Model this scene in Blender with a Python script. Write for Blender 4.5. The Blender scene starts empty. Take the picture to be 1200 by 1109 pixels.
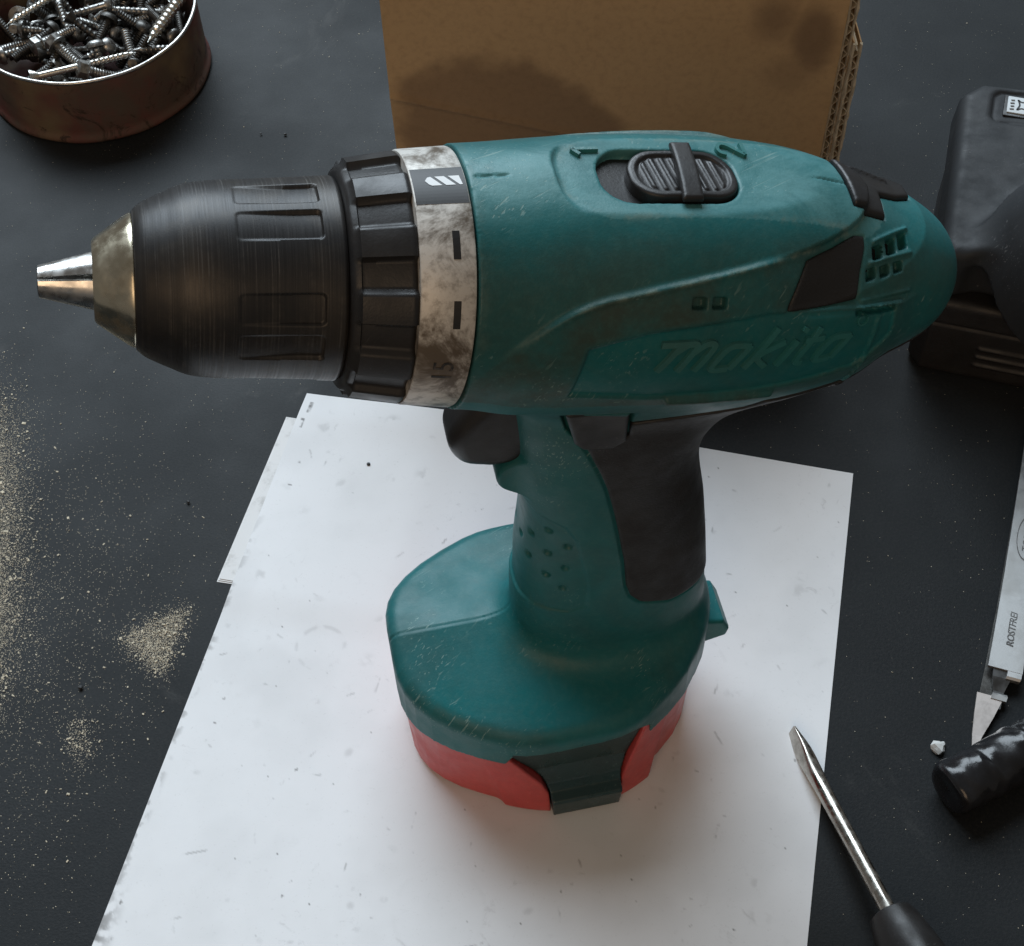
import bpy, bmesh, math, random
import numpy as np
from math import sin, cos, pi, radians, hypot, degrees, atan2
from mathutils import Vector, Matrix

random.seed(7)
rng = np.random.default_rng(11)
scene = bpy.context.scene
MM = 0.001

# ------------------------------------------------------------------ camera
PITCH, ROLL, CAM_H, FPX = radians(53.5), radians(-2.0), 433.818, 1700.0
_R0 = np.array([1, 0, 0.]); _U0 = np.array([0, sin(PITCH), cos(PITCH)])
CF = np.array([0, cos(PITCH), -sin(PITCH)])
CR = cos(ROLL) * _R0 + sin(ROLL) * _U0
CU = -sin(ROLL) * _R0 + cos(ROLL) * _U0
cam_data = bpy.data.cameras.new("camera")
cam_data.sensor_fit = 'HORIZONTAL'
cam_data.sensor_width = 36.0
cam_data.lens = 36.0 * FPX / 1200.0
cam_data.clip_start = 0.01
cam_data.clip_end = 60.0
cam = bpy.data.objects.new("camera", cam_data)
scene.collection.objects.link(cam)
cam.matrix_world = Matrix(((CR[0], CU[0], -CF[0], 0), (CR[1], CU[1], -CF[1], 0),
                           (CR[2], CU[2], -CF[2], CAM_H * MM), (0, 0, 0, 1)))
scene.camera = cam

# ------------------------------------------------------------------ world and light
world = bpy.data.worlds.new("World")
scene.world = world
world.use_nodes = True
bg = world.node_tree.nodes["Background"]
bg.inputs[0].default_value = (1.0, 0.95, 0.88, 1)
bg.inputs[1].default_value = 0.13

def area_lamp(name, loc, target, sx, sy, power, color):
    d = bpy.data.lights.new(name, 'AREA')
    d.shape = 'RECTANGLE'; d.size = sx; d.size_y = sy
    d.energy = power; d.color = color
    o = bpy.data.objects.new(name, d)
    scene.collection.objects.link(o)
    o.location = loc
    v = Vector(target) - Vector(loc)
    o.rotation_euler = v.to_track_quat('-Z', 'Y').to_euler()
    return o
# daylight from a window behind and to the left of the bench
area_lamp("window_light", (-0.62, 2.65, 2.45), (0.0, 0.25, 0.08), 3.0, 2.2, 180.0, (0.78, 0.90, 1.0))
# warm lamp of the room, behind the photographer: it throws the drill's shadow on the box
area_lamp("room_lamp", (-0.36, -1.25, 1.17), (0.0, 0.25, 0.12), 0.95, 0.95, 6.5, (1.0, 0.70, 0.44))

vs = scene.view_settings
vs.view_transform = 'Standard'
vs.look = 'None'
vs.exposure = 0.0
vs.gamma = 1.0
vs.use_curve_mapping = False

# ------------------------------------------------------------------ generic helpers
def new_obj(name, me, parent=None):
    o = bpy.data.objects.new(name, me)
    scene.collection.objects.link(o)
    if parent is not None:
        o.parent = parent
    return o

def mesh_from(name, verts, faces, mats=None, parent=None, smooth=True, scale=MM, sharp=None):
    me = bpy.data.meshes.new(name)
    v = np.asarray(verts, dtype=np.float64) * scale
    if isinstance(faces, np.ndarray):
        n, k = faces.shape
        me.vertices.add(len(v)); me.vertices.foreach_set("co", v.astype(np.float32).ravel())
        me.loops.add(n * k); me.loops.foreach_set("vertex_index", faces.astype(np.int32).ravel())
        me.polygons.add(n); me.polygons.foreach_set("loop_start", np.arange(0, n * k, k, dtype=np.int32))
        me.update(calc_edges=True); me.validate()
    else:
        me.from_pydata([tuple(p) for p in v], [], [tuple(f) for f in faces]); me.update()
    me.polygons.foreach_set("use_smooth", np.full(len(me.polygons), smooth))
    if sharp is not None and smooth:
        me.set_sharp_from_angle(angle=radians(sharp))
    if mats is not None:
        for m in (mats if isinstance(mats, (list, tuple)) else [mats]):
            me.materials.append(m)
    return new_obj(name, me, parent)

def tag(o, label, cat, group=None, kind=None):
    o["label"] = label
    if cat: o["category"] = cat
    if group: o["group"] = group
    if kind: o["kind"] = kind
    return o

def empty(name, loc_mm, rz=0.0):
    o = bpy.data.objects.new(name, None)
    o.empty_display_size = 0.01
    scene.collection.objects.link(o)
    o.location = Vector(loc_mm) * MM
    o.rotation_euler = (0, 0, rz)
    return o

# ---- numpy maths for implicit surfaces
def sstep(a, b, x):
    t = np.clip((x - a) / (b - a), 0, 1)
    return t * t * (3 - 2 * t)
def smin(a, b, k):
    h = np.clip(0.5 + 0.5 * (b - a) / k, 0, 1)
    return b * (1 - h) + a * h - k * h * (1 - h)
def smax(a, b, k):
    return -smin(-a, -b, k)
def poly_sdf(px, py, poly):
    poly = np.asarray(poly, float)
    d = np.full(px.shape, 1e18); inside = np.zeros(px.shape, bool)
    n = len(poly)
    for i in range(n):
        ax, ay = poly[i]; bx, by = poly[(i + 1) % n]
        ex, ey = bx - ax, by - ay
        wx, wy = px - ax, py - ay
        t = np.clip((wx * ex + wy * ey) / (ex * ex + ey * ey + 1e-12), 0, 1)
        dx, dy = wx - ex * t, wy - ey * t
        d = np.minimum(d, dx * dx + dy * dy)
        c = ((ay > py) != (by > py)) & (px < (bx - ax) * (py - ay) / ((by - ay) + 1e-12) + ax)
        inside ^= c
    d = np.sqrt(d)
    return np.where(inside, -d, d)
def rrect(px, py, cx, cy, hx, hy, r):
    qx = np.abs(px - cx) - hx + r; qy = np.abs(py - cy) - hy + r
    return np.minimum(np.maximum(qx, qy), 0) + np.hypot(np.maximum(qx, 0), np.maximum(qy, 0)) - r
def ext(d2, dz, r):
    a = d2 + r; b = dz + r
    return np.minimum(np.maximum(a, b), 0) + np.hypot(np.maximum(a, 0), np.maximum(b, 0)) - r
def smooth_curve(pts, n=6):
    P = np.asarray(pts, float); out = []
    for i in range(len(P) - 1):
        p0 = P[max(i - 1, 0)]; p1 = P[i]; p2 = P[i + 1]; p3 = P[min(i + 2, len(P) - 1)]
        for k in range(n):
            t = k / n
            out.append(0.5 * ((2 * p1) + (-p0 + p2) * t + (2 * p0 - 5 * p1 + 4 * p2 - p3) * t * t + (-p0 + 3 * p1 - 3 * p2 + p3) * t ** 3))
    out.append(P[-1])
    return np.array(out)

def sdf_mesh(f, lo, hi, h, name, mats, parent, C=5, margin=3.0, project=2, xf=None):
    lo = np.array(lo, float); hi = np.array(hi, float)
    nc = np.ceil((hi - lo) / (h * C)).astype(int)
    n = nc * C
    cs = h * C
    ax = [lo[i] + (np.arange(nc[i]) + .5) * cs - 0.5 * h for i in range(3)]
    G = np.stack(np.meshgrid(*ax, indexing='ij'), -1).reshape(-1, 3)
    fc = f(G).reshape(nc)
    act = np.abs(fc) < cs * 0.87 + margin
    F = np.repeat(np.repeat(np.repeat(np.where(fc < 0, -1.0, 1.0), C, 0), C, 1), C, 2).astype(np.float32)
    A = np.repeat(np.repeat(np.repeat(act, C, 0), C, 1), C, 2)
    idx = np.argwhere(A)
    vals = np.empty(len(idx), np.float32)
    for s in range(0, len(idx), 400000):
        vals[s:s + 400000] = f(lo + idx[s:s + 400000] * h)
    F[A] = vals
    ins = F < 0
    c8 = [(i, j, k) for i in (0, 1) for j in (0, 1) for k in (0, 1)]
    sl = lambda o, m: slice(o, m - 1 + o)
    cnt = np.zeros(n - 1, np.uint8)
    for (i, j, k) in c8:
        cnt += ins[sl(i, n[0]), sl(j, n[1]), sl(k, n[2])]
    cells = np.argwhere((cnt > 0) & (cnt < 8))
    vid = np.full(n - 1, -1, np.int32)
    vid[cells[:, 0], cells[:, 1], cells[:, 2]] = np.arange(len(cells))
    acc = np.zeros((len(cells), 3)); num = np.zeros(len(cells))
    cv = {o: F[cells[:, 0] + o[0], cells[:, 1] + o[1], cells[:, 2] + o[2]] for o in c8}
    for a in c8:
        for axi in range(3):
            if a[axi]: continue
            b = list(a); b[axi] = 1; b = tuple(b)
            va, vb = cv[a], cv[b]
            m = (va < 0) != (vb < 0)
            t = np.where(m, va / np.where(m, va - vb, 1), 0)
            p = np.tile(np.array(a, float), (len(cells), 1)); p[:, axi] = t
            acc[m] += p[m]; num[m] += 1
    V = lo + (cells + acc / num[:, None]) * h
    faces = []
    for axi in range(3):
        o1, o2 = [(1, 2), (2, 0), (0, 1)][axi]
        a = [slice(None)] * 3; b = [slice(None)] * 3
        a[axi] = slice(0, n[axi] - 1); b[axi] = slice(1, n[axi])
        A0 = ins[tuple(a)]; B0 = ins[tuple(b)]
        e = np.argwhere(A0 != B0)
        ok = (e[:, o1] > 0) & (e[:, o2] > 0) & (e[:, o1] < n[o1] - 1) & (e[:, o2] < n[o2] - 1)
        e = e[ok]
        sgn = A0[e[:, 0], e[:, 1], e[:, 2]]
        def cid(d1, d2):
            q = e.copy(); q[:, o1] -= d1; q[:, o2] -= d2
            return vid[q[:, 0], q[:, 1], q[:, 2]]
        quad = np.stack([cid(1, 1), cid(0, 1), cid(0, 0), cid(1, 0)], 1)
        quad[~sgn] = quad[~sgn][:, ::-1]
        faces.append(quad)
    faces = np.concatenate(faces); faces = faces[(faces >= 0).all(1)]
    for _ in range(project):
        f0 = f(V); ep = 0.15 * h
        g = np.stack([(f(V + np.eye(3)[i] * ep) - f0) / ep for i in range(3)], 1)
        st = (f0 / np.maximum((g * g).sum(1), 0.2))[:, None] * g
        ln = np.linalg.norm(st, axis=1, keepdims=True)
        V -= st * np.minimum(1, 0.5 * h / np.maximum(ln, 1e-9))
    if xf is not None: V = xf(V)
    return mesh_from(name, V, faces, mats, parent, True)

def revolve(name, prof, nseg, mats, parent, xf, disp=None, closed=True, sharp=None):
    """surface of revolution round the barrel axis: prof [(x, r)...]; disp(x, phi) added to r"""
    P = np.asarray(prof, float)
    ph = np.arange(nseg) * 2 * pi / nseg
    X = np.repeat(P[:, 0], nseg); Rr = np.repeat(P[:, 1], nseg); PH = np.tile(ph, len(P))
    if disp is not None: Rr = Rr + disp(X, PH)
    V = np.stack([X, -Rr * np.cos(PH), Rr * np.sin(PH)], 1)
    i = np.arange(len(P) - 1)[:, None]; j = np.arange(nseg)[None]
    a = i * nseg + j; b = i * nseg + (j + 1) % nseg
    Fq = np.stack([a, b, b + nseg, a + nseg], -1).reshape(-1, 4)
    return mesh_from(name, xf(V), Fq, mats, parent, True, sharp=sharp)

def prism(name, poly, z0, z1, mats, parent, xf=None, bevel=0.0, smooth=False):
    """polygon (x, y) extruded z0..z1, with bevel"""
    bm = bmesh.new()
    vs_ = [bm.verts.new((p[0], p[1], z0)) for p in poly]
    f = bm.faces.new(vs_)
    r = bmesh.ops.extrude_face_region(bm, geom=[f])
    for e in r['geom']:
        if isinstance(e, bmesh.types.BMVert): e.co.z = z1
    bmesh.ops.recalc_face_normals(bm, faces=bm.faces)
    if bevel > 0:
        bmesh.ops.bevel(bm, geom=list(bm.edges), offset=bevel, segments=2, affect='EDGES', profile=0.5)
    me = bpy.data.meshes.new(name)
    bm.to_mesh(me); bm.free()
    n = len(me.vertices); co = np.empty(n * 3, np.float32)
    me.vertices.foreach_get("co", co); co = co.reshape(-1, 3).astype(float)
    if xf is not None: co = xf(co)
    me.vertices.foreach_set("co", (co * MM).astype(np.float32).ravel())
    me.update()
    for m in (mats if isinstance(mats, (list, tuple)) else [mats]): me.materials.append(m)
    me.polygons.foreach_set("use_smooth", np.full(len(me.polygons), smooth or bevel > 0))
    if smooth or bevel > 0: me.set_sharp_from_angle(angle=radians(40))
    return new_obj(name, me, parent)

def text_mesh(name, body, size, mats, parent, xf, depth=0.4, shear=0.0, offset=0.0, spacing=1.0, cuts=0, align='CENTER'):
    """raised lettering: flat text (x right, y up, z out) pushed through xf"""
    cu = bpy.data.curves.new(name, 'FONT')
    cu.body = body; cu.size = size; cu.extrude = depth; cu.shear = shear; cu.offset = offset
    cu.align_x = align; cu.align_y = 'CENTER'; cu.space_character = spacing; cu.resolution_u = 3
    tmp = bpy.data.objects.new("tmp", cu); scene.collection.objects.link(tmp)
    dg = bpy.context.evaluated_depsgraph_get(); dg.update()
    me = bpy.data.meshes.new_from_object(tmp.evaluated_get(dg))
    bpy.data.objects.remove(tmp); bpy.data.curves.remove(cu)
    me.name = name
    if cuts:
        bm = bmesh.new(); bm.from_mesh(me)
        bmesh.ops.triangulate(bm, faces=bm.faces)
        for _ in range(cuts):
            L = [e for e in bm.edges if e.calc_length() > size * 0.12]
            if not L: break
            bmesh.ops.subdivide_edges(bm, edges=L, cuts=1)
            bmesh.ops.triangulate(bm, faces=bm.faces)
        bm.to_mesh(me); bm.free()
    n = len(me.vertices); co = np.empty(n * 3, np.float32)
    me.vertices.foreach_get("co", co)
    co = xf(co.reshape(-1, 3).astype(float))
    me.vertices.foreach_set("co", (co * MM).astype(np.float32).ravel()); me.update()
    me.materials.clear(); me.materials.append(mats)
    return new_obj(name, me, parent)

# ------------------------------------------------------------------ materials
def hexlin(r, g, b):
    f = lambda c: (c / 255 / 12.92) if c / 255 <= 0.04045 else ((c / 255 + 0.055) / 1.055) ** 2.4
    return (f(r), f(g), f(b), 1)

class Mat:
    def __init__(s, name):
        s.m = bpy.data.materials.new(name); s.m.use_nodes = True
        s.t = s.m.node_tree; s.n = s.t.nodes; s.l = s.t.links
        s.b = s.n["Principled BSDF"]
        s.tc = s.n.new("ShaderNodeTexCoord")
    def coord(s, scale=(1, 1, 1), rot=(0, 0, 0), loc=(0, 0, 0), src="Object"):
        mp = s.n.new("ShaderNodeMapping")
        mp.inputs["Scale"].default_value = scale; mp.inputs["Rotation"].default_value = rot
        mp.inputs["Location"].default_value = loc
        s.l.new(s.tc.outputs[src], mp.inputs["Vector"])
        return mp.outputs[0]
    def coord_rot(s, scale, rot):
        """turn first, then stretch (so that streaks can run in any direction)"""
        mp = s.n.new("ShaderNodeMapping"); mp.vector_type = 'TEXTURE'
        mp.inputs["Scale"].default_value = tuple(1.0 / q for q in scale); mp.inputs["Rotation"].default_value = rot
        s.l.new(s.tc.outputs["Object"], mp.inputs["Vector"])
        return mp.outputs[0]
    def noise(s, scale, detail=4, rough=0.55, co=None, out="Fac", dist=0.0):
        n = s.n.new("ShaderNodeTexNoise")
        n.inputs["Scale"].default_value = scale; n.inputs["Detail"].default_value = detail
        n.inputs["Roughness"].default_value = rough; n.inputs["Distortion"].default_value = dist
        s.l.new(co if co is not None else s.tc.outputs["Object"], n.inputs["Vector"])
        return n.outputs[out]
    def voronoi(s, scale, co=None, feature='F1', out="Distance", rand=1.0):
        n = s.n.new("ShaderNodeTexVoronoi"); n.feature = feature
        n.inputs["Scale"].default_value = scale; n.inputs["Randomness"].default_value = rand
        s.l.new(co if co is not None else s.tc.outputs["Object"], n.inputs["Vector"])
        return n.outputs[out]
    def ramp(s, val, lo, hi, a=0.0, b=1.0):
        n = s.n.new("ShaderNodeMapRange"); n.clamp = True; n.interpolation_type = 'SMOOTHSTEP'
        n.inputs["From Min"].default_value = lo; n.inputs["From Max"].default_value = hi
        n.inputs["To Min"].default_value = a; n.inputs["To Max"].default_value = b
        s.l.new(val, n.inputs["Value"])
        return n.outputs[0]
    def math(s, op, a, b):
        n = s.n.new("ShaderNodeMath"); n.operation = op
        for i, v in enumerate((a, b)):
            if isinstance(v, (int, float)): n.inputs[i].default_value = v
            else: s.l.new(v, n.inputs[i])
        return n.outputs[0]
    def mix(s, fac, a, b):
        n = s.n.new("ShaderNodeMix"); n.data_type = 'RGBA'
        for sock, v in ((n.inputs[0], fac), (n.inputs[6], a), (n.inputs[7], b)):
            if isinstance(v, (int, float)): sock.default_value = v
            elif isinstance(v, tuple): sock.default_value = v
            else: s.l.new(v, sock)
        return n.outputs[2]
    def attr(s, name, out="Fac"):
        n = s.n.new("ShaderNodeAttribute"); n.attribute_name = name
        return n.outputs[out]
    def color(s, v):
        if isinstance(v, tuple): s.b.inputs["Base Color"].default_value = v
        else: s.l.new(v, s.b.inputs["Base Color"])
        return s
    def rough(s, v):
        if isinstance(v, (int, float)): s.b.inputs["Roughness"].default_value = v
        else: s.l.new(v, s.b.inputs["Roughness"])
        return s
    def metal(s, v):
        if isinstance(v, (int, float)): s.b.inputs["Metallic"].default_value = v
        else: s.l.new(v, s.b.inputs["Metallic"])
        return s
    def spec(s, v):
        s.b.inputs["Specular IOR Level"].default_value = v; return s
    def bump(s, h, strength=0.3, dist=0.0003):
        n = s.n.new("ShaderNodeBump"); n.inputs["Strength"].default_value = strength
        n.inputs["Distance"].default_value = dist
        s.l.new(h, n.inputs["Height"]); s.l.new(n.outputs[0], s.b.inputs["Normal"])
        return s

def scratches(M, density=0.62):
    """thin pale lines in a few directions"""
    out = None
    for (rot, sc) in (((0.3, 0.2, 0.5), (28, 1500, 800)), ((0.9, 0.4, -0.7), (1500, 24, 1000)), ((-0.5, 1.1, 0.2), (900, 1100, 30))):
        n = M.noise(1.0, 2, 0.5, co=M.coord_rot(sc, rot))
        r = M.ramp(n, density + 0.06, density + 0.12)
        out = r if out is None else M.math('MAXIMUM', out, r)
    gate = M.ramp(M.noise(38, 3), 0.50, 0.66)
    return M.math('MULTIPLY', out, gate)

def plastic(name, col, dirt=(0.035, 0.03, 0.02, 1), rough=0.42, scratch=(0.2, 0.3, 0.28, 1), dirt_amt=0.55, grain=0.12, scr=0.6, nscale=28):
    M = Mat(name)
    dn = M.ramp(M.noise(nscale, 6, 0.62), 0.42, 0.72, 0, dirt_amt)
    fine = M.ramp(M.noise(420, 3, 0.7), 0.35, 0.75, 0, 0.35)
    c1 = M.mix(dn, col, dirt)
    c2 = M.mix(M.math('MULTIPLY', fine, 0.5), c1, (col[0] * 1.7, col[1] * 1.5, col[2] * 1.5, 1))
    s = scratches(M)
    c3 = M.mix(M.math('MULTIPLY', s, scr), c2, scratch)
    specks = M.ramp(M.voronoi(260, feature='F1'), 0.05, 0.10, 1, 0)
    gate = M.ramp(M.noise(60, 2), 0.58, 0.66)
    c4 = M.mix(M.math('MULTIPLY', M.math('MULTIPLY', specks, gate), scr), c3, scratch)
    M.color(c4)
    M.rough(M.ramp(M.noise(90, 5, 0.6), 0.3, 0.75, rough - 0.08, rough + 0.16))
    M.bump(M.math('ADD', M.noise(1500, 2, 0.5), M.math('MULTIPLY', s, -0.8)), grain, 0.0003)
    return M.m

def green_mat():
    M = Mat("teal_plastic")
    base = M.mix(M.ramp(M.noise(16, 5, 0.6), 0.35, 0.7), (0.008, 0.132, 0.142, 1), (0.010, 0.102, 0.110, 1))
    mott = M.ramp(M.noise(34, 6, 0.65, dist=0.8), 0.40, 0.70, 0, 0.38)
    c = M.mix(mott, base, (0.028, 0.066, 0.062, 1))
    sc = M.math('MULTIPLY', M.attr("scuff_light"), M.ramp(M.noise(60, 6, 0.72, dist=0.7), 0.32, 0.60, 0.25, 0.9))
    c = M.mix(sc, c, (0.105, 0.265, 0.275, 1))
    gn = M.math('MULTIPLY', M.attr("grime_shade"), M.ramp(M.noise(45, 6, 0.7), 0.30, 0.66, 0.15, 0.85))
    c = M.mix(gn, c, (0.040, 0.052, 0.038, 1))
    fine = M.ramp(M.noise(520, 3, 0.7), 0.40, 0.75, 0, 0.22)
    c = M.mix(fine, c, (0.06, 0.17, 0.16, 1))
    s1 = scratches(M, 0.595)
    c = M.mix(M.math('MULTIPLY', s1, 0.5), c, (0.26, 0.38, 0.35, 1))
    specks = M.math('MULTIPLY', M.ramp(M.voronoi(230), 0.04, 0.10, 1, 0), M.ramp(M.noise(52, 2), 0.55, 0.64))
    c = M.mix(M.math('MULTIPLY', specks, 0.16), c, (0.30, 0.36, 0.32, 1))
    wn = M.math('MULTIPLY', M.attr("wear"), M.ramp(M.noise(130, 5, 0.7), 0.42, 0.62))
    c = M.mix(M.math('MULTIPLY', wn, 0.6), c, (0.17, 0.21, 0.17, 1))
    M.color(c)
    M.spec(0.32)
    M.rough(M.ramp(M.noise(70, 5, 0.6), 0.3, 0.75, 0.38, 0.58))
    M.bump(M.math('ADD', M.noise(1500, 2, 0.5), M.math('MULTIPLY', s1, -1.2)), 0.14, 0.0003)
    return M.m
M_GREEN = green_mat()
M_LOGO = plastic("teal_plastic_worn", (0.024, 0.150, 0.148, 1), dirt=(0.06, 0.085, 0.07, 1), rough=0.40, dirt_amt=0.5)
M_RED = plastic("red_plastic", (0.50, 0.065, 0.060, 1), dirt=(0.22, 0.03, 0.026, 1), rough=0.42, scratch=(0.6, 0.25, 0.2, 1), dirt_amt=0.4)
M_BLACK = plastic("black_plastic", (0.013, 0.013, 0.014, 1), dirt=(0.03, 0.026, 0.022, 1), rough=0.42, scratch=(0.10, 0.10, 0.10, 1), dirt_amt=0.5, scr=0.35)
M_RUBBER = plastic("black_rubber", (0.011, 0.0105, 0.0105, 1), dirt=(0.022, 0.018, 0.016, 1), rough=0.55, scratch=(0.07, 0.07, 0.07, 1), dirt_amt=0.5, grain=0.35, scr=0.25)
M_LATCH = plastic("dark_teal_plastic", (0.007, 0.036, 0.038, 1), dirt=(0.02, 0.02, 0.016, 1), rough=0.30, dirt_amt=0.4, scr=0.3)
M_GREYTOOL = plastic("grey_tool_plastic", (0.024, 0.027, 0.030, 1), dirt=(0.03, 0.03, 0.031, 1), rough=0.58, scratch=(0.3, 0.3, 0.3, 1), dirt_amt=0.4, scr=0.4)
M_GREYTOOL.node_tree.nodes["Principled BSDF"].inputs["Specular IOR Level"].default_value = 0.26
M_DARK = Mat("dark_cavity").color((0.004, 0.004, 0.004, 1)).rough(0.7).m

def metal(name, col, rough=0.3, dark=(0.02, 0.018, 0.015, 1), amt=0.4, sc=120, bump=0.03, aniso=None):
    M = Mat(name)
    n = M.ramp(M.noise(sc, 5, 0.6), 0.45, 0.7, 0, amt)
    M.color(M.mix(n, col, dark)).metal(M.ramp(n, 0, 1, 1.0, 0.6))
    M.rough(M.ramp(M.noise(sc * 2.5, 4), 0.3, 0.75, rough - 0.08, rough + 0.18))
    M.bump(M.noise(900, 2), bump, 0.0002)
    return M.m
M_STEEL = metal("bright_steel", (0.62, 0.61, 0.59, 1), 0.26, amt=0.35)
M_ZINC = metal("zinc_screw", (0.36, 0.355, 0.34, 1), 0.36, amt=0.7, sc=300)
M_DKSTEEL = metal("dark_screw", (0.10, 0.097, 0.092, 1), 0.45, amt=0.7, sc=300)
M_BRASSY = metal("oily_steel_nose", (0.68, 0.62, 0.48, 1), 0.22, dark=(0.10, 0.07, 0.03, 1), amt=0.75, sc=90)

TILT_ = radians(12.12)
def chuck_mat():
    M = Mat("chuck_black_oxide")
    ringco = M.coord_rot((2600, 14, 14), (0, TILT_, 0))
    ring = M.noise(1.0, 3, 0.6, co=ringco)
    worn = M.ramp(ring, 0.50, 0.74, 0, 0.6)
    pat = M.ramp(M.noise(110, 5, 0.7), 0.38, 0.62, 0.08, 1)
    w = M.math('MULTIPLY', worn, pat)
    base = M.mix(M.ramp(M.noise(55, 5, 0.65), 0.4, 0.7), (0.022, 0.022, 0.023, 1), (0.040, 0.035, 0.030, 1))
    M.color(M.mix(w, base, (0.12, 0.115, 0.108, 1)))
    M.metal(0.4); M.rough(M.ramp(ring, 0.3, 0.8, 0.36, 0.52))
    M.bump(ring, 0.12, 0.0002)
    return M.m
M_CHUCK = chuck_mat()

def ring_mat():
    M = Mat("torque_ring_silver")
    g = M.ramp(M.noise(75, 6, 0.7, dist=0.6), 0.46, 0.66)
    f = M.ramp(M.noise(420, 4, 0.7), 0.45, 0.7, 0, 0.5)
    c = M.mix(g, (0.62, 0.60, 0.56, 1), (0.12, 0.095, 0.07, 1))
    M.color(M.mix(f, c, (0.12, 0.10, 0.08, 1))).metal(0.15).rough(0.45)
    M.bump(M.noise(700, 3), 0.15, 0.0003)
    return M.m
M_RING = ring_mat()
M_PRINT_BLACK = Mat("black_print").color((0.012, 0.012, 0.013, 1)).rough(0.45).m
M_PRINT_WORN = (lambda M: M.color(M.mix(M.ramp(M.noise(500, 3), 0.4, 0.6), (0.015, 0.014, 0.013, 1), (0.07, 0.06, 0.05, 1))).rough(0.5))(Mat("worn_black_print")).m
M_PRINT_WHITE = Mat("white_print").color((0.72, 0.74, 0.75, 1)).rough(0.5).m

# ------------------------------------------------------------------ the bench top
def table_mat():
    M = Mat("bench_black_board")
    big = M.noise(7, 5, 0.6)
    col = M.mix(M.ramp(big, 0.35, 0.7), (0.0115, 0.0135, 0.015, 1), (0.021, 0.024, 0.026, 1))
    col = M.mix(M.ramp(M.noise(900, 3, 0.7), 0.35, 0.8, 0, 0.4), col, (0.035, 0.035, 0.035, 1))
    # dust specks
    v = M.voronoi(430)
    sp = M.ramp(v, 0.05, 0.12, 1, 0)
    spg = M.ramp(M.noise(24, 4, 0.7), 0.53, 0.70)
    col = M.mix(M.math('MULTIPLY', M.math('MULTIPLY', sp, spg), 0.8), col, (0.30, 0.27, 0.21, 1))
    sm = M.ramp(M.noise(16, 6, 0.7, dist=1.2), 0.60, 0.74, 0, 0.35)
    col = M.mix(sm, col, (0.085, 0.085, 0.082, 1))
    M.color(col)
    M.rough(M.ramp(M.noise(11, 5), 0.3, 0.7, 0.42, 0.58))
    M.spec(0.12)
    M.bump(M.math('ADD', M.noise(1300, 3, 0.6), M.math('MULTIPLY', M.noise(150, 3), 0.3)), 0.25, 0.0003)
    return M.m
bm = bmesh.new()
bmesh.ops.create_cube(bm, size=1.0)
for v in bm.verts:
    v.co.x = v.co.x * 1.6; v.co.y = v.co.y * 1.5 + 0.35; v.co.z = (v.co.z - 0.5) * 0.03
bmesh.ops.bevel(bm, geom=list(bm.edges), offset=0.002, segments=2, affect='EDGES')
me = bpy.data.meshes.new("table_top"); bm.to_mesh(me); bm.free(); me.materials.append(table_mat())
table = new_obj("table", me)
tag(table, "dark charcoal bench top dusted with sawdust specks", "table", kind="structure")

# ------------------------------------------------------------------ paper sheets
PA = radians(-13.1)
PU = np.array([cos(PA), sin(PA)]); PV = np.array([sin(PA - 0.014), -cos(PA - 0.014)])     # right along the top edge / down the sheet
P_TL = np.array([-78.6, 362.6])
def paper_xy(u, v): return P_TL[0] + PU[0] * u + PV[0] * v, P_TL[1] + PU[1] * u + PV[1] * v

def paper_mat():
    M = Mat("white_paper")
    st = M.attr("stain_shadow")  # on the sheet this layer holds stains only
    col = M.mix(M.ramp(M.noise(26, 5, 0.6), 0.4, 0.75, 0, 0.5), (0.74, 0.75, 0.765, 1), (0.66, 0.67, 0.68, 1))
    col = M.mix(M.math('MULTIPLY', M.ramp(M.noise(1100, 2), 0.62, 0.78), 0.12), col, (0.3, 0.29, 0.27, 1))
    gr = M.math('MULTIPLY', M.ramp(M.noise(190, 6, 0.78, dist=1.0), 0.56, 0.74), M.ramp(M.noise(24, 4, 0.6), 0.46, 0.66))
    col = M.mix(M.math('MULTIPLY', gr, 0.30), col, (0.16, 0.155, 0.15, 1))
    col = M.mix(st, col, (0.09, 0.085, 0.08, 1))
    col = M.mix(M.attr("blue"), col, (0.30, 0.47, 0.52, 1))
    M.color(col).rough(0.75).spec(0.25)
    M.bump(M.noise(160, 3), 0.08, 0.0004)
    return M.m
M_PAPER = paper_mat()
def plain_paper():
    M = Mat("grubby_paper")
    M.color(M.mix(M.ramp(M.noise(120, 5, 0.7), 0.45, 0.75, 0, 0.5), (0.70, 0.70, 0.70, 1), (0.22, 0.21, 0.19, 1))).rough(0.8).spec(0.2)
    return M.m
M_PAPER2 = plain_paper()

FOLD = [(-4.5, 12.5), (52, 12.5), (52, 88), (-6.0, 89)]      # folded sheet under the left edge, in (u, v)
def value_noise(x, y, s, seed):
    r = np.random.default_rng(seed).random((64, 64))
    X = x / s; Y = y / s
    xi = np.floor(X).astype(int); yi = np.floor(Y).astype(int)
    fx = X - xi; fy = Y - yi
    fx = fx * fx * (3 - 2 * fx); fy = fy * fy * (3 - 2 * fy)
    g = lambda a, b: r[(a) % 64, (b) % 64]
    return (g(xi, yi) * (1 - fx) + g(xi + 1, yi) * fx) * (1 - fy) + (g(xi, yi + 1) * (1 - fx) + g(xi + 1, yi + 1) * fx) * fy
def fbm(x, y, s, seed, o=4):
    t = 0; a = 0.5
    for k in range(o):
        t = t + a * value_noise(x, y, s / 2 ** k, seed + k); a *= 0.5
    return t

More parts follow.
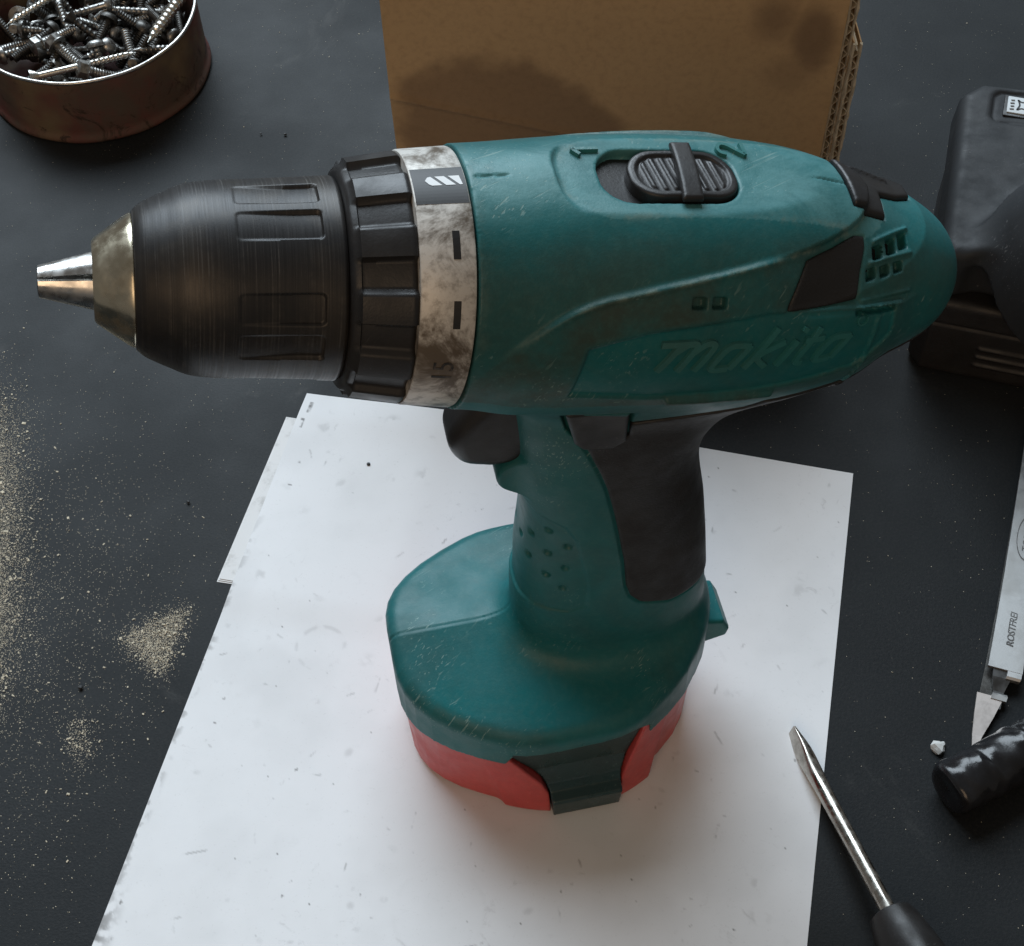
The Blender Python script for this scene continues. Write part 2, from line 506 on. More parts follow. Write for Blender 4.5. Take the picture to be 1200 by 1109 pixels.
def build_paper():
    nu, nv = 421, 595
    u = np.linspace(0, 210, nu); v = np.linspace(0, 297, nv)
    U, Vv = np.meshgrid(u, v, indexing='ij')
    fold = 0.75 * (1 - sstep(0, 16, poly_sdf(U, Vv, FOLD)))
    z = 0.28 + fold + 0.9 * (value_noise(U, Vv, 60, 5) ** 2) * (1 - sstep(0, 40, np.hypot(U - 95, Vv - 115) - 45)) * 0 \
        + 0.25 * value_noise(U, Vv, 45, 9)
    # the sheet lifts a little along its top edge
    z += 1.1 * (1 - sstep(0, 22, Vv)) * sstep(0, 60, U) * (1 - sstep(120, 210, U))
    topbow = 1.4 * np.sin(pi * U / 210) * (1 - sstep(0, 90, Vv))
    x, y = paper_xy(U, Vv - topbow)
    n1 = fbm(U, Vv, 9, 21); n2 = fbm(U, Vv, 3.2, 31); n3 = fbm(U, Vv, 30, 41)
    st = np.zeros_like(U)
    R = np.random.default_rng(5)
    # greasy finger marks and grime
    for _ in range(230):
        cu, cv = R.uniform(3, 207), R.uniform(5, 235); r = 0.7 + R.gamma(1.4, 1.1); a = R.uniform(0, pi); q = R.uniform(.35, 1)
        dx = (U - cu) * cos(a) + (Vv - cv) * sin(a); dy = (-(U - cu) * sin(a) + (Vv - cv) * cos(a)) / q
        d = np.hypot(dx, dy) / r
        m = (1 - sstep(0.3, 1.2, d)) * sstep(0.46, 0.62, n2) * R.uniform(0.04, 0.22)
        st = np.maximum(st, m)
    # tiny black crumbs and ink dots
    for _ in range(170):
        cu, cv = R.uniform(2, 208), R.uniform(2, 240); r = 0.14 + R.gamma(1.4, 0.10)
        a = R.uniform(0, pi); q = R.uniform(.3, 1)
        dx = (U - cu) * cos(a) + (Vv - cv) * sin(a); dy = (-(U - cu) * sin(a) + (Vv - cv) * cos(a)) / q
        st = np.maximum(st, (1 - sstep(0.6, 1.3, np.hypot(dx, dy) / r)) * R.uniform(0.3, 0.95))
    # short scuffs
    for _ in range(190):
        cu, cv = R.uniform(4, 206), R.uniform(10, 235); L = R.uniform(2, 9); a = R.uniform(0, 2 * pi); cvt = R.uniform(-.06, .06)
        dx = (U - cu) * cos(a) + (Vv - cv) * sin(a); dy = -(U - cu) * sin(a) + (Vv - cv) * cos(a) + cvt * dx * dx
        m = (1 - sstep(L * .6, L, np.abs(dx) * 2)) * (1 - sstep(0.15, 0.45, np.abs(dy))) * sstep(.45, .62, n2) * R.uniform(.15, .5)
        st = np.maximum(st, m)
    # ring left by a cup-like thing, left of the drill
    for (cu, cv, rr, s) in ((38, 108, 8.2, .34), (100, 190, 14, .05), (160, 95, 16, .10)):
        d = np.abs(np.hypot(U - cu, Vv - cv) - rr)
        st = np.maximum(st, (1 - sstep(0.2, 1.1, d)) * sstep(.34, .54, n2) * s * .5)
    # dirty left border and faint overall grime
    st = np.maximum(st, (1 - sstep(0, 3.5, U)) * sstep(.48, .62, n2) * .45 * sstep(20, 120, Vv))
    st = np.maximum(st, (1 - sstep(0, 7, U)) * sstep(195, 215, Vv) * sstep(.40, .58, n2) * .7)
    st = np.maximum(st, sstep(.5, .72, n3) * 0.06)
    # the small worn print in the top left corner
    for (cu, cv, hx, hy) in ((3.4, 7.0, .55, 2.6), (2.5, 15.0, .5, 2.2)):
        st = np.maximum(st, (1 - sstep(-.1, .3, rrect(U, Vv, cu, cv, hx, hy, .2))) * sstep(.38, .55, n2) * .85)
    # blue-green drip near the bottom left
    bl = (1 - sstep(1.0, 4.4, np.hypot(U - 24.5, Vv - 221))) * .55
    st = np.maximum(st, (1 - sstep(.4, 1.3, np.hypot(U - 24.8, Vv - 220))) * .6)
    top = np.stack([x, y, z], -1).reshape(-1, 3)
    bot = top - np.array([0, 0, 0.11])
    idx = np.arange(nu * nv).reshape(nu, nv)
    q = np.stack([idx[:-1, :-1], idx[:-1, 1:], idx[1:, 1:], idx[1:, :-1]], -1).reshape(-1, 4)
    N = nu * nv
    rim = np.concatenate([idx[:, 0], idx[-1, 1:], idx[-2::-1, -1], idx[0, -2:0:-1]])
    rn = np.roll(rim, -1)
    side = np.stack([rim, rim + N, rn + N, rn], 1)
    F = np.concatenate([q, q[:, ::-1] + N, side])
    V = np.concatenate([top, bot])
    # make the top face up
    a, b, c_ = V[q[0, 0]], V[q[0, 1]], V[q[0, 2]]
    if np.cross(b - a, c_ - a)[2] < 0: F = F[:, ::-1]
    o = mesh_from("paper_sheet", V, F, M_PAPER, None, True, sharp=50)
    for nm, arr in (("stain_shadow", st), ("blue", bl)):
        at = o.data.attributes.new(nm, 'FLOAT', 'POINT')
        at.data.foreach_set("value", np.concatenate([arr.ravel(), arr.ravel() * 0]).astype(np.float32))
    tag(o, "large white sheet of smudged paper lying under the green drill", "paper")
    return o
build_paper()
# folded sheet peeping out at the left edge: three leaves
fs = empty("folded_paper", (*paper_xy(-2, 50), 0))
for k in range(3):
    pl = [paper_xy(u_ + dk, v_ + ek) for (u_, v_), dk, ek in zip(FOLD, (0.5 * k, 0, 0, 0.35 * k), (0.3 * k, 0, 0, -0.6 * k))]
    pl = [(p[0] - fs.location.x * 1000, p[1] - fs.location.y * 1000) for p in pl]
    prism("leaf", pl, 0.05 + 0.24 * k, 0.05 + 0.24 * k + 0.13, M_PAPER2, fs)
tag(fs, "grubby folded paper peeping out under the big sheet's left edge", "paper")

# ------------------------------------------------------------------ THE DRILL
YAW, TILT, HA = radians(9.98), radians(12.12), 202.5
DRILL_Z = 0.55
drill = empty("cordless_drill", (-12.62, 224.75, DRILL_Z), YAW)
tag(drill, "worn teal and black cordless drill standing on its red battery", "drill")
ct, st_ = cos(TILT), sin(TILT)
def B2S(V):
    return np.stack([V[:, 0] * ct + V[:, 2] * st_, V[:, 1], -V[:, 0] * st_ + V[:, 2] * ct + HA], 1)
def S2B(P):
    z = P[:, 2] - HA
    return P[:, 0] * ct - z * st_, P[:, 1], P[:, 0] * st_ + z * ct

BODY = smooth_curve([(-0.2, 28.9), (6, 29.3), (18, 30.2), (34, 30.8), (54, 30.8), (75, 29.2), (93, 25.2), (107, 20.8), (116.5, 16.2), (122, 10.8), (124.6, 5.5), (125.4, 0.01)], 4)
BODY_POLY = np.concatenate([[(-0.2, -5)], BODY, [(125.4, -5)]])
def body_r(x): return np.interp(x, BODY[:, 0], BODY[:, 1])
ZS = lambda xb: 1.0 * sstep(8, 40, xb)

HOOD = smooth_curve([(-6, -22), (2, 1), (7, 13), (16, 27), (24, 34), (35, 38), (54, 45), (73, 54), (85, 66), (90, 78), (92, 90)], 4)
HOOD_X, HOOD_P = HOOD[:, 0], HOOD[:, 1]
PANEL = [(22, -11), (23.5, 14.5), (36, 20.5), (63, 27.5), (86, 26), (97, 24), (98, 8), (90, -9), (78, -11), (64, -14), (40, -15)]
ZPAD = 28.5

def hood_dist(xb, ph):
    """signed mm distance to the hood edge, + on the hood"""
    pu = np.interp(xb, HOOD_X, HOOD_P)
    dv = (ph - pu) * 0.52                      # mm along the circumference
    sl = np.gradient(HOOD_P, HOOD_X); slope = np.interp(xb, HOOD_X, sl) * 0.52
    d = dv / np.sqrt(1 + slope ** 2)
    return np.where(xb > 92, -np.maximum(xb - 92, 0.6), d)

VENTS = [(91.7, 54.2, 1.25, 3.6), (95.7, 58.0, 1.25, 4.4), (99.3, 62.0, 1.15, 4.8),      # (x, phi, half width, half height deg)
         (89.6, 42.6, 1.2, 2.9), (93.4, 44.2, 1.2, 2.9), (97.2, 46.4, 1.2, 2.9)]
def barrel(P):
    xb, y, zb = S2B(P)
    q = np.hypot(y, zb - 0.5) - np.interp(xb, BODY[:, 0], BODY[:, 1])
    q = np.maximum(q, np.maximum(xb - 126, -1 - xb))
    near = (q < 13) & (q > -14)
    q[near] = barrel_near(P[near])
    return q
def barrel_near(P):
    xb, y, zb = S2B(P)
    zb = zb - ZS(xb)
    r = np.hypot(y, zb)
    ph = np.degrees(np.arctan2(zb, np.abs(y)))          # mirrored: features on both flanks
    d = poly_sdf(xb, r, BODY_POLY)
    off = np.zeros_like(d)
    hd = hood_dist(xb, ph)
    rear = sstep(58, 78, xb) * np.maximum(sstep(23, 31, ph), sstep(93, 106, xb))
    off += (1 - rear) * 0.75 * (1 - sstep(-0.6, 0.8, hd)) * sstep(2, 14, xb)
    off += (1 - rear) * 0.5 * np.exp(-((hd + 0.6) / 0.7) ** 2) * sstep(10, 22, xb)
    off += rear * (-1.7 * (1 - sstep(-0.5, 0.5, hd)))
    pn = poly_sdf(xb, ph * 0.52, [(a, b * 0.52) for a, b in PANEL])
    off -= 0.75 * (1 - sstep(-0.5, 0.5, pn))
    lip = rrect(xb, (ph + 17.5) * 0.52, 58, 0, 13, 0.9, 0.4)
    off += 1.1 * (1 - sstep(-0.5, 0.5, lip))
    # louvres on the tail
    for (x0, x1, pa, pb) in ((90.5, 101.5, 59.5, 71.0), (89, 101.5, 48.2, 55.6), (87, 101.5, 29.9, 33.3), (86, 99, 26.7, 27.6)):
        t = (xb - x0) / (x1 - x0); pc = pa + (pb - pa) * t
        rib = rrect(xb, (ph - pc) * 0.43, (x0 + x1) / 2, 0, (x1 - x0) / 2, 0.45, 0.3)
        off += 0.7 * (1 - sstep(-0.3, 0.35, rib))
    for (xc, pc, hx, hp) in VENTS:
        s = rrect(xb, (ph - pc - (xb - xc) * 0.7) * 0.43, xc, 0, hx, hp * 0.43, 0.25)
        off -= 3.4 * (1 - sstep(-0.25, 0.25, s))
    s = rrect(xb, (ph - 24.6) * 0.45, 91.5, 0, 5.6, 0.75, 0.3)
    off -= 2.4 * (1 - sstep(-0.25, 0.25, s))
    # little square marks
    for xc in (46.4, 51.0):
        s = rrect(xb, (ph - 32.5) * 0.52, xc, 0, 1.5, 1.15, 0.2)
        off -= 2.2 * (1 - sstep(-0.25, 0.25, s))
    # seam of the two half shells along the top and the arrow mark at the collar
    off -= 0.35 * (1 - sstep(0.1, 0.55, np.abs(y))) * (zb > 0) * (1 - sstep(17, 19, xb)) * 0.0
    off -= 0.45 * (1 - sstep(0.1, 0.55, np.abs(y))) * (zb > 0) * (sstep(1, 1.5, xb) * (1 - sstep(7.5, 9, xb)) + sstep(57, 60, xb) * (1 - sstep(84, 88, xb)))
    d = d - off
    # flat for the speed selector
    rr_ = rrect(xb, y, 57.5, 0, 38.5, 15.0, 12.0)
    d = smax(d, -smax(rr_ + 0.55 * (zb - ZPAD) * 0.0 - 0.6 * np.maximum(zb - ZPAD, 0), ZPAD - zb, 0.8), 0.25)
    win = ext(rrect(xb, y, 43.6, 0, 15.6, 8.4, 7.0), np.abs(zb - 30) - 4.0, 0.3)
    d = smax(d, -win, 0.5)
    # relief for the black top bridge behind the hood
    return d

HZ = np.array([30, 40, 55, 65, 93, 113, 121, 132, 140, 147, 153, 159, 166, 175, 190])
HFR = np.array([11, 11, 11.5, 11.0, 11.8, 14, 13.4, 12.2, 12.6, 13.0, 12.5, 12, 11, 9, 8])
HRR = np.array([69.5, 69.5, 70.0, 69.8, 67.0, 64.6, 63.0, 61.6, 62.2, 64.5, 69, 77, 87, 96, 100])
HBW = np.array([20, 19, 18.2, 17.6, 17.0, 16.8, 16.8, 17, 17.5, 18, 18.2, 18.5, 19, 19.5, 20])
_hz = np.linspace(30, 190, 161)
_sm = lambda a: np.convolve(np.pad(np.interp(_hz, HZ, a), 5, mode='edge'), np.ones(11) / 11, 'valid')
_hf, _hr, _hb = _sm(HFR), _sm(HRR), _sm(HBW)
def handle(P):
    x, y, z = P.T
    f = np.interp(z, _hz, _hf); r = np.interp(z, _hz, _hr); b = np.interp(z, _hz, _hb)
    cx = (f + r) / 2; a = (r - f) / 2
    n = 2.5
    q = (np.abs((x - cx) / a) ** n + np.abs(y / b) ** n) ** (1 / n)
    d = (q - 1) * np.minimum(a, b) * np.where(q > 1, 1.0, 1.0)
    d = np.maximum(d, z - 195)
    d = np.maximum(d, 30 - z)
    # the hook below the trigger
    hk = np.hypot(x - 13.6, (z - 135.0)) - 6.2
    hk = smax(np.maximum(hk, np.abs(y) - 8.5), -np.inf * np.ones_like(x) if False else np.abs(y) - 8.5, 2.0)
    d = smin(d, hk, 3.0)
    # finger panel with dimples on the flank
    pn = poly_sdf(x, z, [(12.5, 126), (17, 122), (24, 118.5), (27, 112), (30.5, 90), (30, 80), (25, 77), (-20, 79), (-20, 126)])
    d = d + 0.6 * (1 - sstep(-0.5, 0.5, pn))
    for (px_, py_, pz_) in DIMPLES:
        dd = np.sqrt((x - px_) ** 2 + (np.abs(y) - py_) ** 2 + (z - pz_) ** 2)
        d = d + 1.0 * (1 - sstep(0.7, 1.5, dd))
    return d
DIMPLES = [(13.7, 3.6, 103.5), (16.0, 7.8, 109.0), (20.0, 12.0, 114.6), (15.2, 7.8, 98.7), (19.8, 12.1, 104.1), (24.9, 14.4, 108.7), (19.3, 12.2, 93.8), (24.3, 14.4, 98.5), (23.6, 14.4, 88.6)]

_O = [(-26.5, 0), (-26.3, -11), (-22.5, -20.5), (-13, -29.5), (2, -37.5), (12, -39.8), (24, -40.0), (36, -39.6), (46, -36), (60, -25.5), (67, -15), (69.5, -6), (69.8, 0)]
_O = smooth_curve(_O, 2)
OCT = np.concatenate([_O, (_O * np.array([1, -1]))[-2:0:-1]])
ZPART = 32.0
def clip_d(x, y, z):
    """area of the near/far battery latch, in (x, z)"""
    return poly_sdf(x, z, [(2, 34), (12.0, 18), (14.0, 12), (14.5, -1), (36.0, -1), (37, 12), (38.5, 18), (44.0, 36), (44.0, 41), (2, 41)])
def foot(P):
    d = P[:, 2] - 52.0
    near = d < 16
    d[near] = foot_near(P[near])
    return d
def foot_near(P):
    x, y, z = P.T
    d2 = poly_sdf(x, y, OCT)
    ztop = 56.5 - 0.24 * np.abs(y)
    d = ext(d2, z - ztop, 4.6)
    d = d + 0.35 * (1 - sstep(0.1, 0.7, np.abs(y))) * (x < 12)
    # gentle skirt flare
    d = np.maximum(d, ZPART - z + 0.0)
    cd = poly_sdf(x, z, [(0.5, 30), (4, 38.5), (41, 40.5), (46.0, 37), (46.0, 30)])
    d = smax(d, -np.maximum(cd, 34.8 - np.abs(y)), 0.6)
    return d
def housing0(P):
    b = barrel(P); h = handle(P); f = foot(P)
    d = smin(b, h, 9.0)
    d = smin(d, f, np.where(P[:, 2] > 34, 8.0, 0.01))
    return np.maximum(d, ZPART - P[:, 2])

GRIP = [(35.5, -38.5), (38.4, -42.4), (43.5, -51), (47.3, -58.4), (52, -69.5), (55.2, -77.7), (60.5, -92), (64.0, -103.5), (66.5, -108.5), (70.5, -112.2), (80.4, -114.2), (96, -111), (125, -105),
        (170, 0), (140, -2), (116, -5), (106, -8), (95, -11.5), (73, -15), (70.5, -20.5), (45, -29), (44, -34)]
BTN = [(21.6, 176), (24.4, 162), (26.5, 158.8), (34, 157.0), (37.2, 159.5), (37, 175)]
def grip_region(P):
    xb, y, zb = S2B(P)
    return np.maximum(poly_sdf(xb, zb, GRIP), 1.0 - poly_sdf(P[:, 0], P[:, 2], BTN))
def bridge_region(P):
    xb, y, zb = S2B(P)
    a = poly_sdf(xb, y, [(86, -6.3), (95.6, -6.3), (96.4, 0.6), (101.5, 1.2), (106.5, 3.2), (107.5, 9), (103.5, 12.5), (86, 12.5)])
    return np.maximum(a, 10 - zb)
def patch_region(P):
    xb, y, zb = S2B(P)
    ph = np.degrees(np.arctan2(zb, np.abs(y)))
    return np.where(y > 0, 20.0, 0.0) + poly_sdf(xb, ph * 0.5, [(a, b * 0.5) for a, b in [(67, 28.5), (69, 38), (72, 51), (79, 57), (85.5, 64), (88.5, 64), (88.5, 58), (87.0, 46), (86, 32), (78, 30)]])
def tail_ring(P):
    xb, y, zb = S2B(P)
    return xb

def housing(P):
    d = housing0(P)
    g = grip_region(P)
    d = d + 0.55 * (1 - sstep(-0.5, 0.25, g))
    d = d + 0.5 * np.exp(-((g - 0.1) / 0.45) ** 2)
    p = patch_region(P); d = d + 0.5 * (1 - sstep(-0.4, 0.3, p))
    b = bridge_region(P); d = d + 0.6 * (1 - sstep(-0.4, 0.3, b))
    bd = poly_sdf(P[:, 0], P[:, 2], BTN)
    d = d + 1.6 * (1 - sstep(0.35, 1.0, np.abs(bd - 0.3))) * (np.abs(P[:, 1]) > 9)
    return d
RES = 0.5
hs = sdf_mesh(housing, (-30, -43, ZPART - 2), (128, 43, 240), RES, "housing", M_GREEN, drill)
def wear_shade_masks():
    n = len(hs.data.vertices); co = np.empty(n * 3, np.float32); hs.data.vertices.foreach_get("co", co)
    P = co.reshape(-1, 3).astype(float) * 1000
    xb, y, zb = S2B(P); zb = zb - ZS(xb)
    ph = np.degrees(np.arctan2(zb, np.abs(y))); r = np.hypot(y, zb)
    on = (r < 34) & (np.abs(r - np.interp(xb, BODY[:, 0], BODY[:, 1])) < 4)
    hd = hood_dist(xb, ph)
    w = np.exp(-((hd + 0.4) / 0.55) ** 2) * sstep(4, 20, xb) * on * (xb < 91)
    padd = rrect(xb, y, 57.5, 0, 38.5, 12.2, 12.0)
    w = np.maximum(w, 0.6 * np.exp(-(padd / 0.8) ** 2) * (zb > 20) * on)
    w = np.maximum(w, 0.25 * np.exp(-((xb - 1.0) / 0.8) ** 2) * on)
    x, _, z = P.T
    w = np.maximum(w, 0.12 * np.exp(-((z - ZPART) / 0.7) ** 2))
    pn = poly_sdf(xb, ph * 0.52, [(a, b * 0.52) for a, b in PANEL])
    g = on * (1 - sstep(-1.0, 0.6, hd)) * sstep(-0.5, 1.5, pn) * (ph > -22) * (1 - sstep(60, 80, xb))
    g = np.maximum(g, 0.55 * on * (ph > -20) * (1 - sstep(52, 66, ph)) * (pn > 0))  # shade of the flanks, painted in beside the real grime
    sc = on * (zb > 0) * (sstep(60, 82, ph) * (0.25 + 0.75 * (1 - sstep(18, 26, xb))) + 0.55 * (padd < 0.5) * (ph > 60))  # scuffs, with the brighter light on top painted in
    for nm, arr in (("wear", w), ("grime_shade", g), ("scuff_light", np.clip(sc, 0, 1))):
        at = hs.data.attributes.new(nm, 'FLOAT', 'POINT'); at.data.foreach_set("value", arr.astype(np.float32))
wear_shade_masks()

def shell_piece(region, out, inn, k=0.7):
    def f(P):
        d = housing0(P)
        return smax(smax(d - out, -(d + inn), 0.2), region(P) + 0.25, k)
    return f
o = sdf_mesh(shell_piece(grip_region, 0.35, 3.0), (10, -34, 60), (135, 34, 225), 0.65, "grip", M_RUBBER, drill)
o["label"] = "black rubber overmould of the handle and tail"
sdf_mesh(shell_piece(patch_region, 0.15, 2.0), (55, -34, 175), (100, -1, 235), 0.55, "rubber_patch", M_RUBBER, drill)
sdf_mesh(shell_piece(bridge_region, 1.0, 2.5, 1.0), (75, -16, 180), (118, 16, 230), 0.5, "top_bridge", M_BLACK, drill)

# dark plates added behind the louvres for the shade inside the vents
for (xc, pc0, hx, hp) in VENTS + [(91.5, 24.6, 5.2, 1.5)]:
    V = []
    for (sx, sp) in ((-1, -1), (1, -1), (1, 1), (-1, 1)):
        for dr in (-4.3, -6.0):
            xx = xc + sx * hx * 0.95; pp = radians(pc0 + sp * hp * 0.95 + (sx * hx * 0.7 if hx < 2 else 0))
            rr = float(body_r(xx)) + dr
            V.append((xx, -rr * cos(pp), rr * sin(pp) + 1.0))
    mesh_from("vent_shade", B2S(np.array(V)), [(0, 2, 4, 6), (7, 5, 3, 1), (0, 1, 3, 2), (2, 3, 5, 4), (4, 5, 7, 6), (6, 7, 1, 0)], M_DARK, drill, False)

# raised maker's lettering on the flank, wrapped on the barrel
def wrap_flank(xc, phc, size=1.0, dr=0.0):
    def xf(co):
        xb = xc + co[:, 0]
        ph = radians(phc) + co[:, 1] / 30.0
        at = lambda r: B2S(np.stack([xb, -r * np.cos(ph), r * np.sin(ph) + ZS(xb)], 1))
        r = body_r(xb) + 0.5
        for _ in range(6):
            r = r - 0.9 * housing(at(r))
        return at(r + dr + co[:, 2])
    return xf

def stroke_letters(name, strokes, width, depth, xf, mat, parent):
    """lettering from thick polylines: each stroke a raised ribbon with bevelled sides"""
    V = []; F = []
    for st in strokes:
        P = smooth_curve(st, 5) if len(st) > 2 else np.array([np.array(st[0]) + (np.array(st[1]) - np.array(st[0])) * t for t in np.linspace(0, 1, 7)])
        n = len(P)
        T = np.gradient(P, axis=0); T /= np.linalg.norm(T, axis=1, keepdims=True) + 1e-9
        Nn = np.stack([-T[:, 1], T[:, 0]], 1)
        b = len(V)
        for i in range(n):
            for (o_, z_) in ((-width * .62, -0.3), (-width * .45, depth), (width * .45, depth), (width * .62, -0.3)):
                q = P[i] + Nn[i] * o_
                V.append((q[0], q[1], z_))
        for i in range(n - 1):
            for k in range(3):
                F.append((b + i * 4 + k, b + i * 4 + 4 + k, b + i * 4 + 5 + k, b + i * 4 + 1 + k))
        F.append((b, b + 1, b + 2, b + 3)); e = b + (n - 1) * 4
        F.append((e + 3, e + 2, e + 1, e))
    return mesh_from(name, xf(np.array(V)), F, mat, parent, False)

def makita_strokes():
    S = []
    def sl(pts, dx): return [(1.27 * (x + dx + 0.42 * y), 1.15 * y) for x, y in pts]
    # m with its long opening bar
    S.append(sl([(-2.2, 5.9), (3.6, 6.1)], 0)); S.append(sl([(1.4, 6.1), (1.0, 3), (0.6, 0)], 0))
    S.append(sl([(1.2, 4.4), (2.6, 6.0), (4.2, 5.9), (4.4, 4.0), (4.2, 0)], 0)); S.append(sl([(4.4, 4.2), (5.8, 6.0), (7.4, 5.8), (7.6, 4.0), (7.3, 0)], 0))
    # a
    S.append(sl([(14.4, 5.2), (11.4, 5.4), (10.2, 4.2), (10.0, 1.2), (10.8, 0.0), (13.4, 0.1)], 0)); S.append(sl([(14.4, 5.4), (14.0, 2.5), (13.8, 0)], 0))
    # k
    S.append(sl([(17.6, 8.6), (17.0, 4), (16.6, 0)], 0)); S.append(sl([(20.8, 5.6), (17.4, 2.8), (20.6, 0)], 0))
    # i
    S.append(sl([(23.2, 5.6), (22.9, 2.5), (22.8, 0)], 0)); S.append(sl([(23.3, 7.4), (23.4, 8.3)], 0))
    # t
    S.append(sl([(26.4, 8.0), (26.0, 3.0), (26.4, 0.4), (27.8, 0.1)], 0)); S.append(sl([(24.8, 5.5), (28.6, 5.6)], 0))
    # a
    S.append(sl([(34.4, 5.2), (31.4, 5.4), (30.2, 4.2), (30.0, 1.2), (30.8, 0.0), (33.4, 0.1)], 0)); S.append(sl([(34.4, 5.4), (34.0, 2.5), (33.8, 0)], 0))
    return S
stroke_letters("lettering", makita_strokes(), 1.5, 0.7, wrap_flank(39.0, 2.5), M_LOGO, drill)
# registered mark ring beside it
V = []; F = []
for k in range(20):
    a = 2 * pi * k / 20
    for rr, z_ in ((1.0, -0.3), (1.15, 0.4), (1.5, 0.4), (1.65, -0.3)):
        V.append((50.0 + rr * cos(a) - 1.0, 9.6 + rr * sin(a), z_))
for k in range(20):
    for j in range(3):
        a = k * 4 + j; b = ((k + 1) % 20) * 4 + j
        F.append((a, a + 1, b + 1, b))
mesh_from("trade_mark", wrap_flank(39.0, 2.5)(np.array(V)), F, M_LOGO, drill, False)

# digits 1 and 2 on the flat
def on_pad(cx, cy, ang):
    def xf(co):
        x = cx + co[:, 0] * cos(ang) - co[:, 1] * sin(ang); y = cy + co[:, 0] * sin(ang) + co[:, 1] * cos(ang)
        return B2S(np.stack([x, y, ZPAD + ZS(x) + co[:, 2] + 0.1], 1))
    return xf
stroke_letters("digit", [[(-1.7, 1.6), (0, 3.0)], [(0, 3.2), (0, -2.8)]], 0.95, 0.75, on_pad(26.8, 8.2, pi / 2), M_LOGO, drill)
stroke_letters("digit", [[(-1.7, 1.5), (-1.2, 2.8), (0.3, 3.2), (1.6, 2.3), (1.3, 0.8), (-0.3, -1.0), (-1.8, -2.8)], [(-1.8, -2.8), (2.0, -2.8)]], 0.95, 0.75, on_pad(60.4, 8.4, pi / 2), M_LOGO, drill)

# ---- speed selector
def pad_xf(V):
    return B2S(np.stack([V[:, 0], V[:, 1], V[:, 2] + ZPAD + 1.2], 1))
def slider_f(P):
    x, y, z = P.T
    top = 1.0 - 0.005 * (x - 46.5) ** 2
    d = ext(rrect(x, y, 46.8, 0, 12.3, 7.3, 6.6), np.maximum(z - top, -4 - z), 0.7)
    inner = rrect(x, y, 46.8, 0, 10.4, 5.6, 5.2)
    d = d + 0.7 * (1 - sstep(-0.4, 0.4, inner))
    rib = np.abs(((x - 46.8) / 2.3 + 0.12 * y / 2.3) % 1.0 - 0.5) * 2.3
    d = d - 0.5 * (1 - sstep(0.2, 0.75, rib)) * (1 - sstep(-1.0, -0.2, inner))
    return d
sel = sdf_mesh(slider_f, (33, -9, -5), (61, 9, 4), 0.3, "speed_selector", M_BLACK, drill, xf=pad_xf, margin=1.5)
def bar_f(P):
    x, y, z = P.T
    xs = x - 47.2 - 0.10 * y
    top = 2.7 - 0.010 * y * y
    d = ext(np.maximum(np.abs(xs) - 2.3, np.abs(y) - 9.0), np.maximum(z - top, 0.2 - z), 0.7)
    return d
sdf_mesh(bar_f, (42, -11, -1), (53, 11, 6), 0.3, "selector_bar", M_BLACK, sel, xf=pad_xf, margin=1.5)
V = np.array([(28.6, -8, -2.6), (59, -8, -2.6), (59, 8, -2.6), (28.6, 8, -2.6), (28.6, -8, -3.4), (59, -8, -3.4), (59, 8, -3.4), (28.6, 8, -3.4)], float)
mesh_from("selector_track", pad_xf(V), [(0, 1, 2, 3), (7, 6, 5, 4), (0, 4, 5, 1), (1, 5, 6, 2), (2, 6, 7, 3), (3, 7, 4, 0)], M_BLACK, sel, False)

# ---- trigger, reversing button
TRIG = [(18, 172), (11, 168), (5.6, 164), (1.2, 159.5), (-2.4, 154.5), (-3.8, 150), (-3.2, 145.4), (-0.8, 141.4), (3.8, 139.2), (9, 138.2), (22, 141), (22, 172)]
def trigger_f(P):
    x, y, z = P.T
    return ext(poly_sdf(x, z, smooth_curve(TRIG, 3)), np.abs(y) - 7.0, 4.2)
sdf_mesh(trigger_f, (-6, -10, 136), (24, 10, 168), 0.5, "trigger", M_BLACK, drill)
BTN = [(21.6, 176), (24.4, 162), (26.5, 158.8), (34, 157.0), (37.2, 159.5), (37, 175)]
def button_f(P):
    x, y, z = P.T
    return ext(poly_sdf(x, z, BTN), np.abs(y) - (20.8 + 0.13 * (z - 158)), 1.0)
sdf_mesh(button_f, (18, -27, 154), (40, 27, 178), 0.5, "reversing_switch", M_BLACK, drill)

# ---- rear bit holder on the foot
BH = [(60, 59), (67.5, 59), (70.5, 53.5), (69.8, 51), (68.4, 49.8), (70.2, 45.8), (76, 44.0), (78.4, 38.5), (77.6, 35), (71, 33), (60, 33)]
def holder_f(P):
    x, y, z = P.T
    return ext(poly_sdf(x, z, BH), np.abs(y + 2) - 8.0, 1.2)
sdf_mesh(holder_f, (60, -15, 30), (85, 10, 63), 0.5, "bit_holder", M_GREEN, drill)

# ---- battery
def battery_f(P):
    x, y, z = P.T
    d2 = poly_sdf(x, y, OCT) + 1.0 + 0.035 * np.maximum(ZPART - z, 0)
    d = ext(d2, np.maximum(z - 40, -z), 2.4)
    # cheeks on both sides of the latch
    ay = np.abs(y)
    ck = poly_sdf(x, z, [(-2, 33), (1, 0.2), (47, 0.2), (52, 33)])
    bulge = ext(np.maximum(ck, ay - (39.2 + 3.6 * (1 - np.clip((z - 4) / 30, 0, 1)) - 0.012 * (x - 24.5) ** 2)), np.maximum(30 - ay, -z), 2.2)
    d = smin(d, bulge, 4.0)
    d = smax(d, -np.maximum(clip_d(x, y, z) - 0.15, np.maximum(33.0 - ay, y)), 0.5)
    return np.maximum(d, z - 40)
bat = sdf_mesh(battery_f, (-30, -47, -2), (76, 47, 43), 0.6, "battery", M_RED, drill)
bat["label"] = "scuffed red battery pack under the foot"
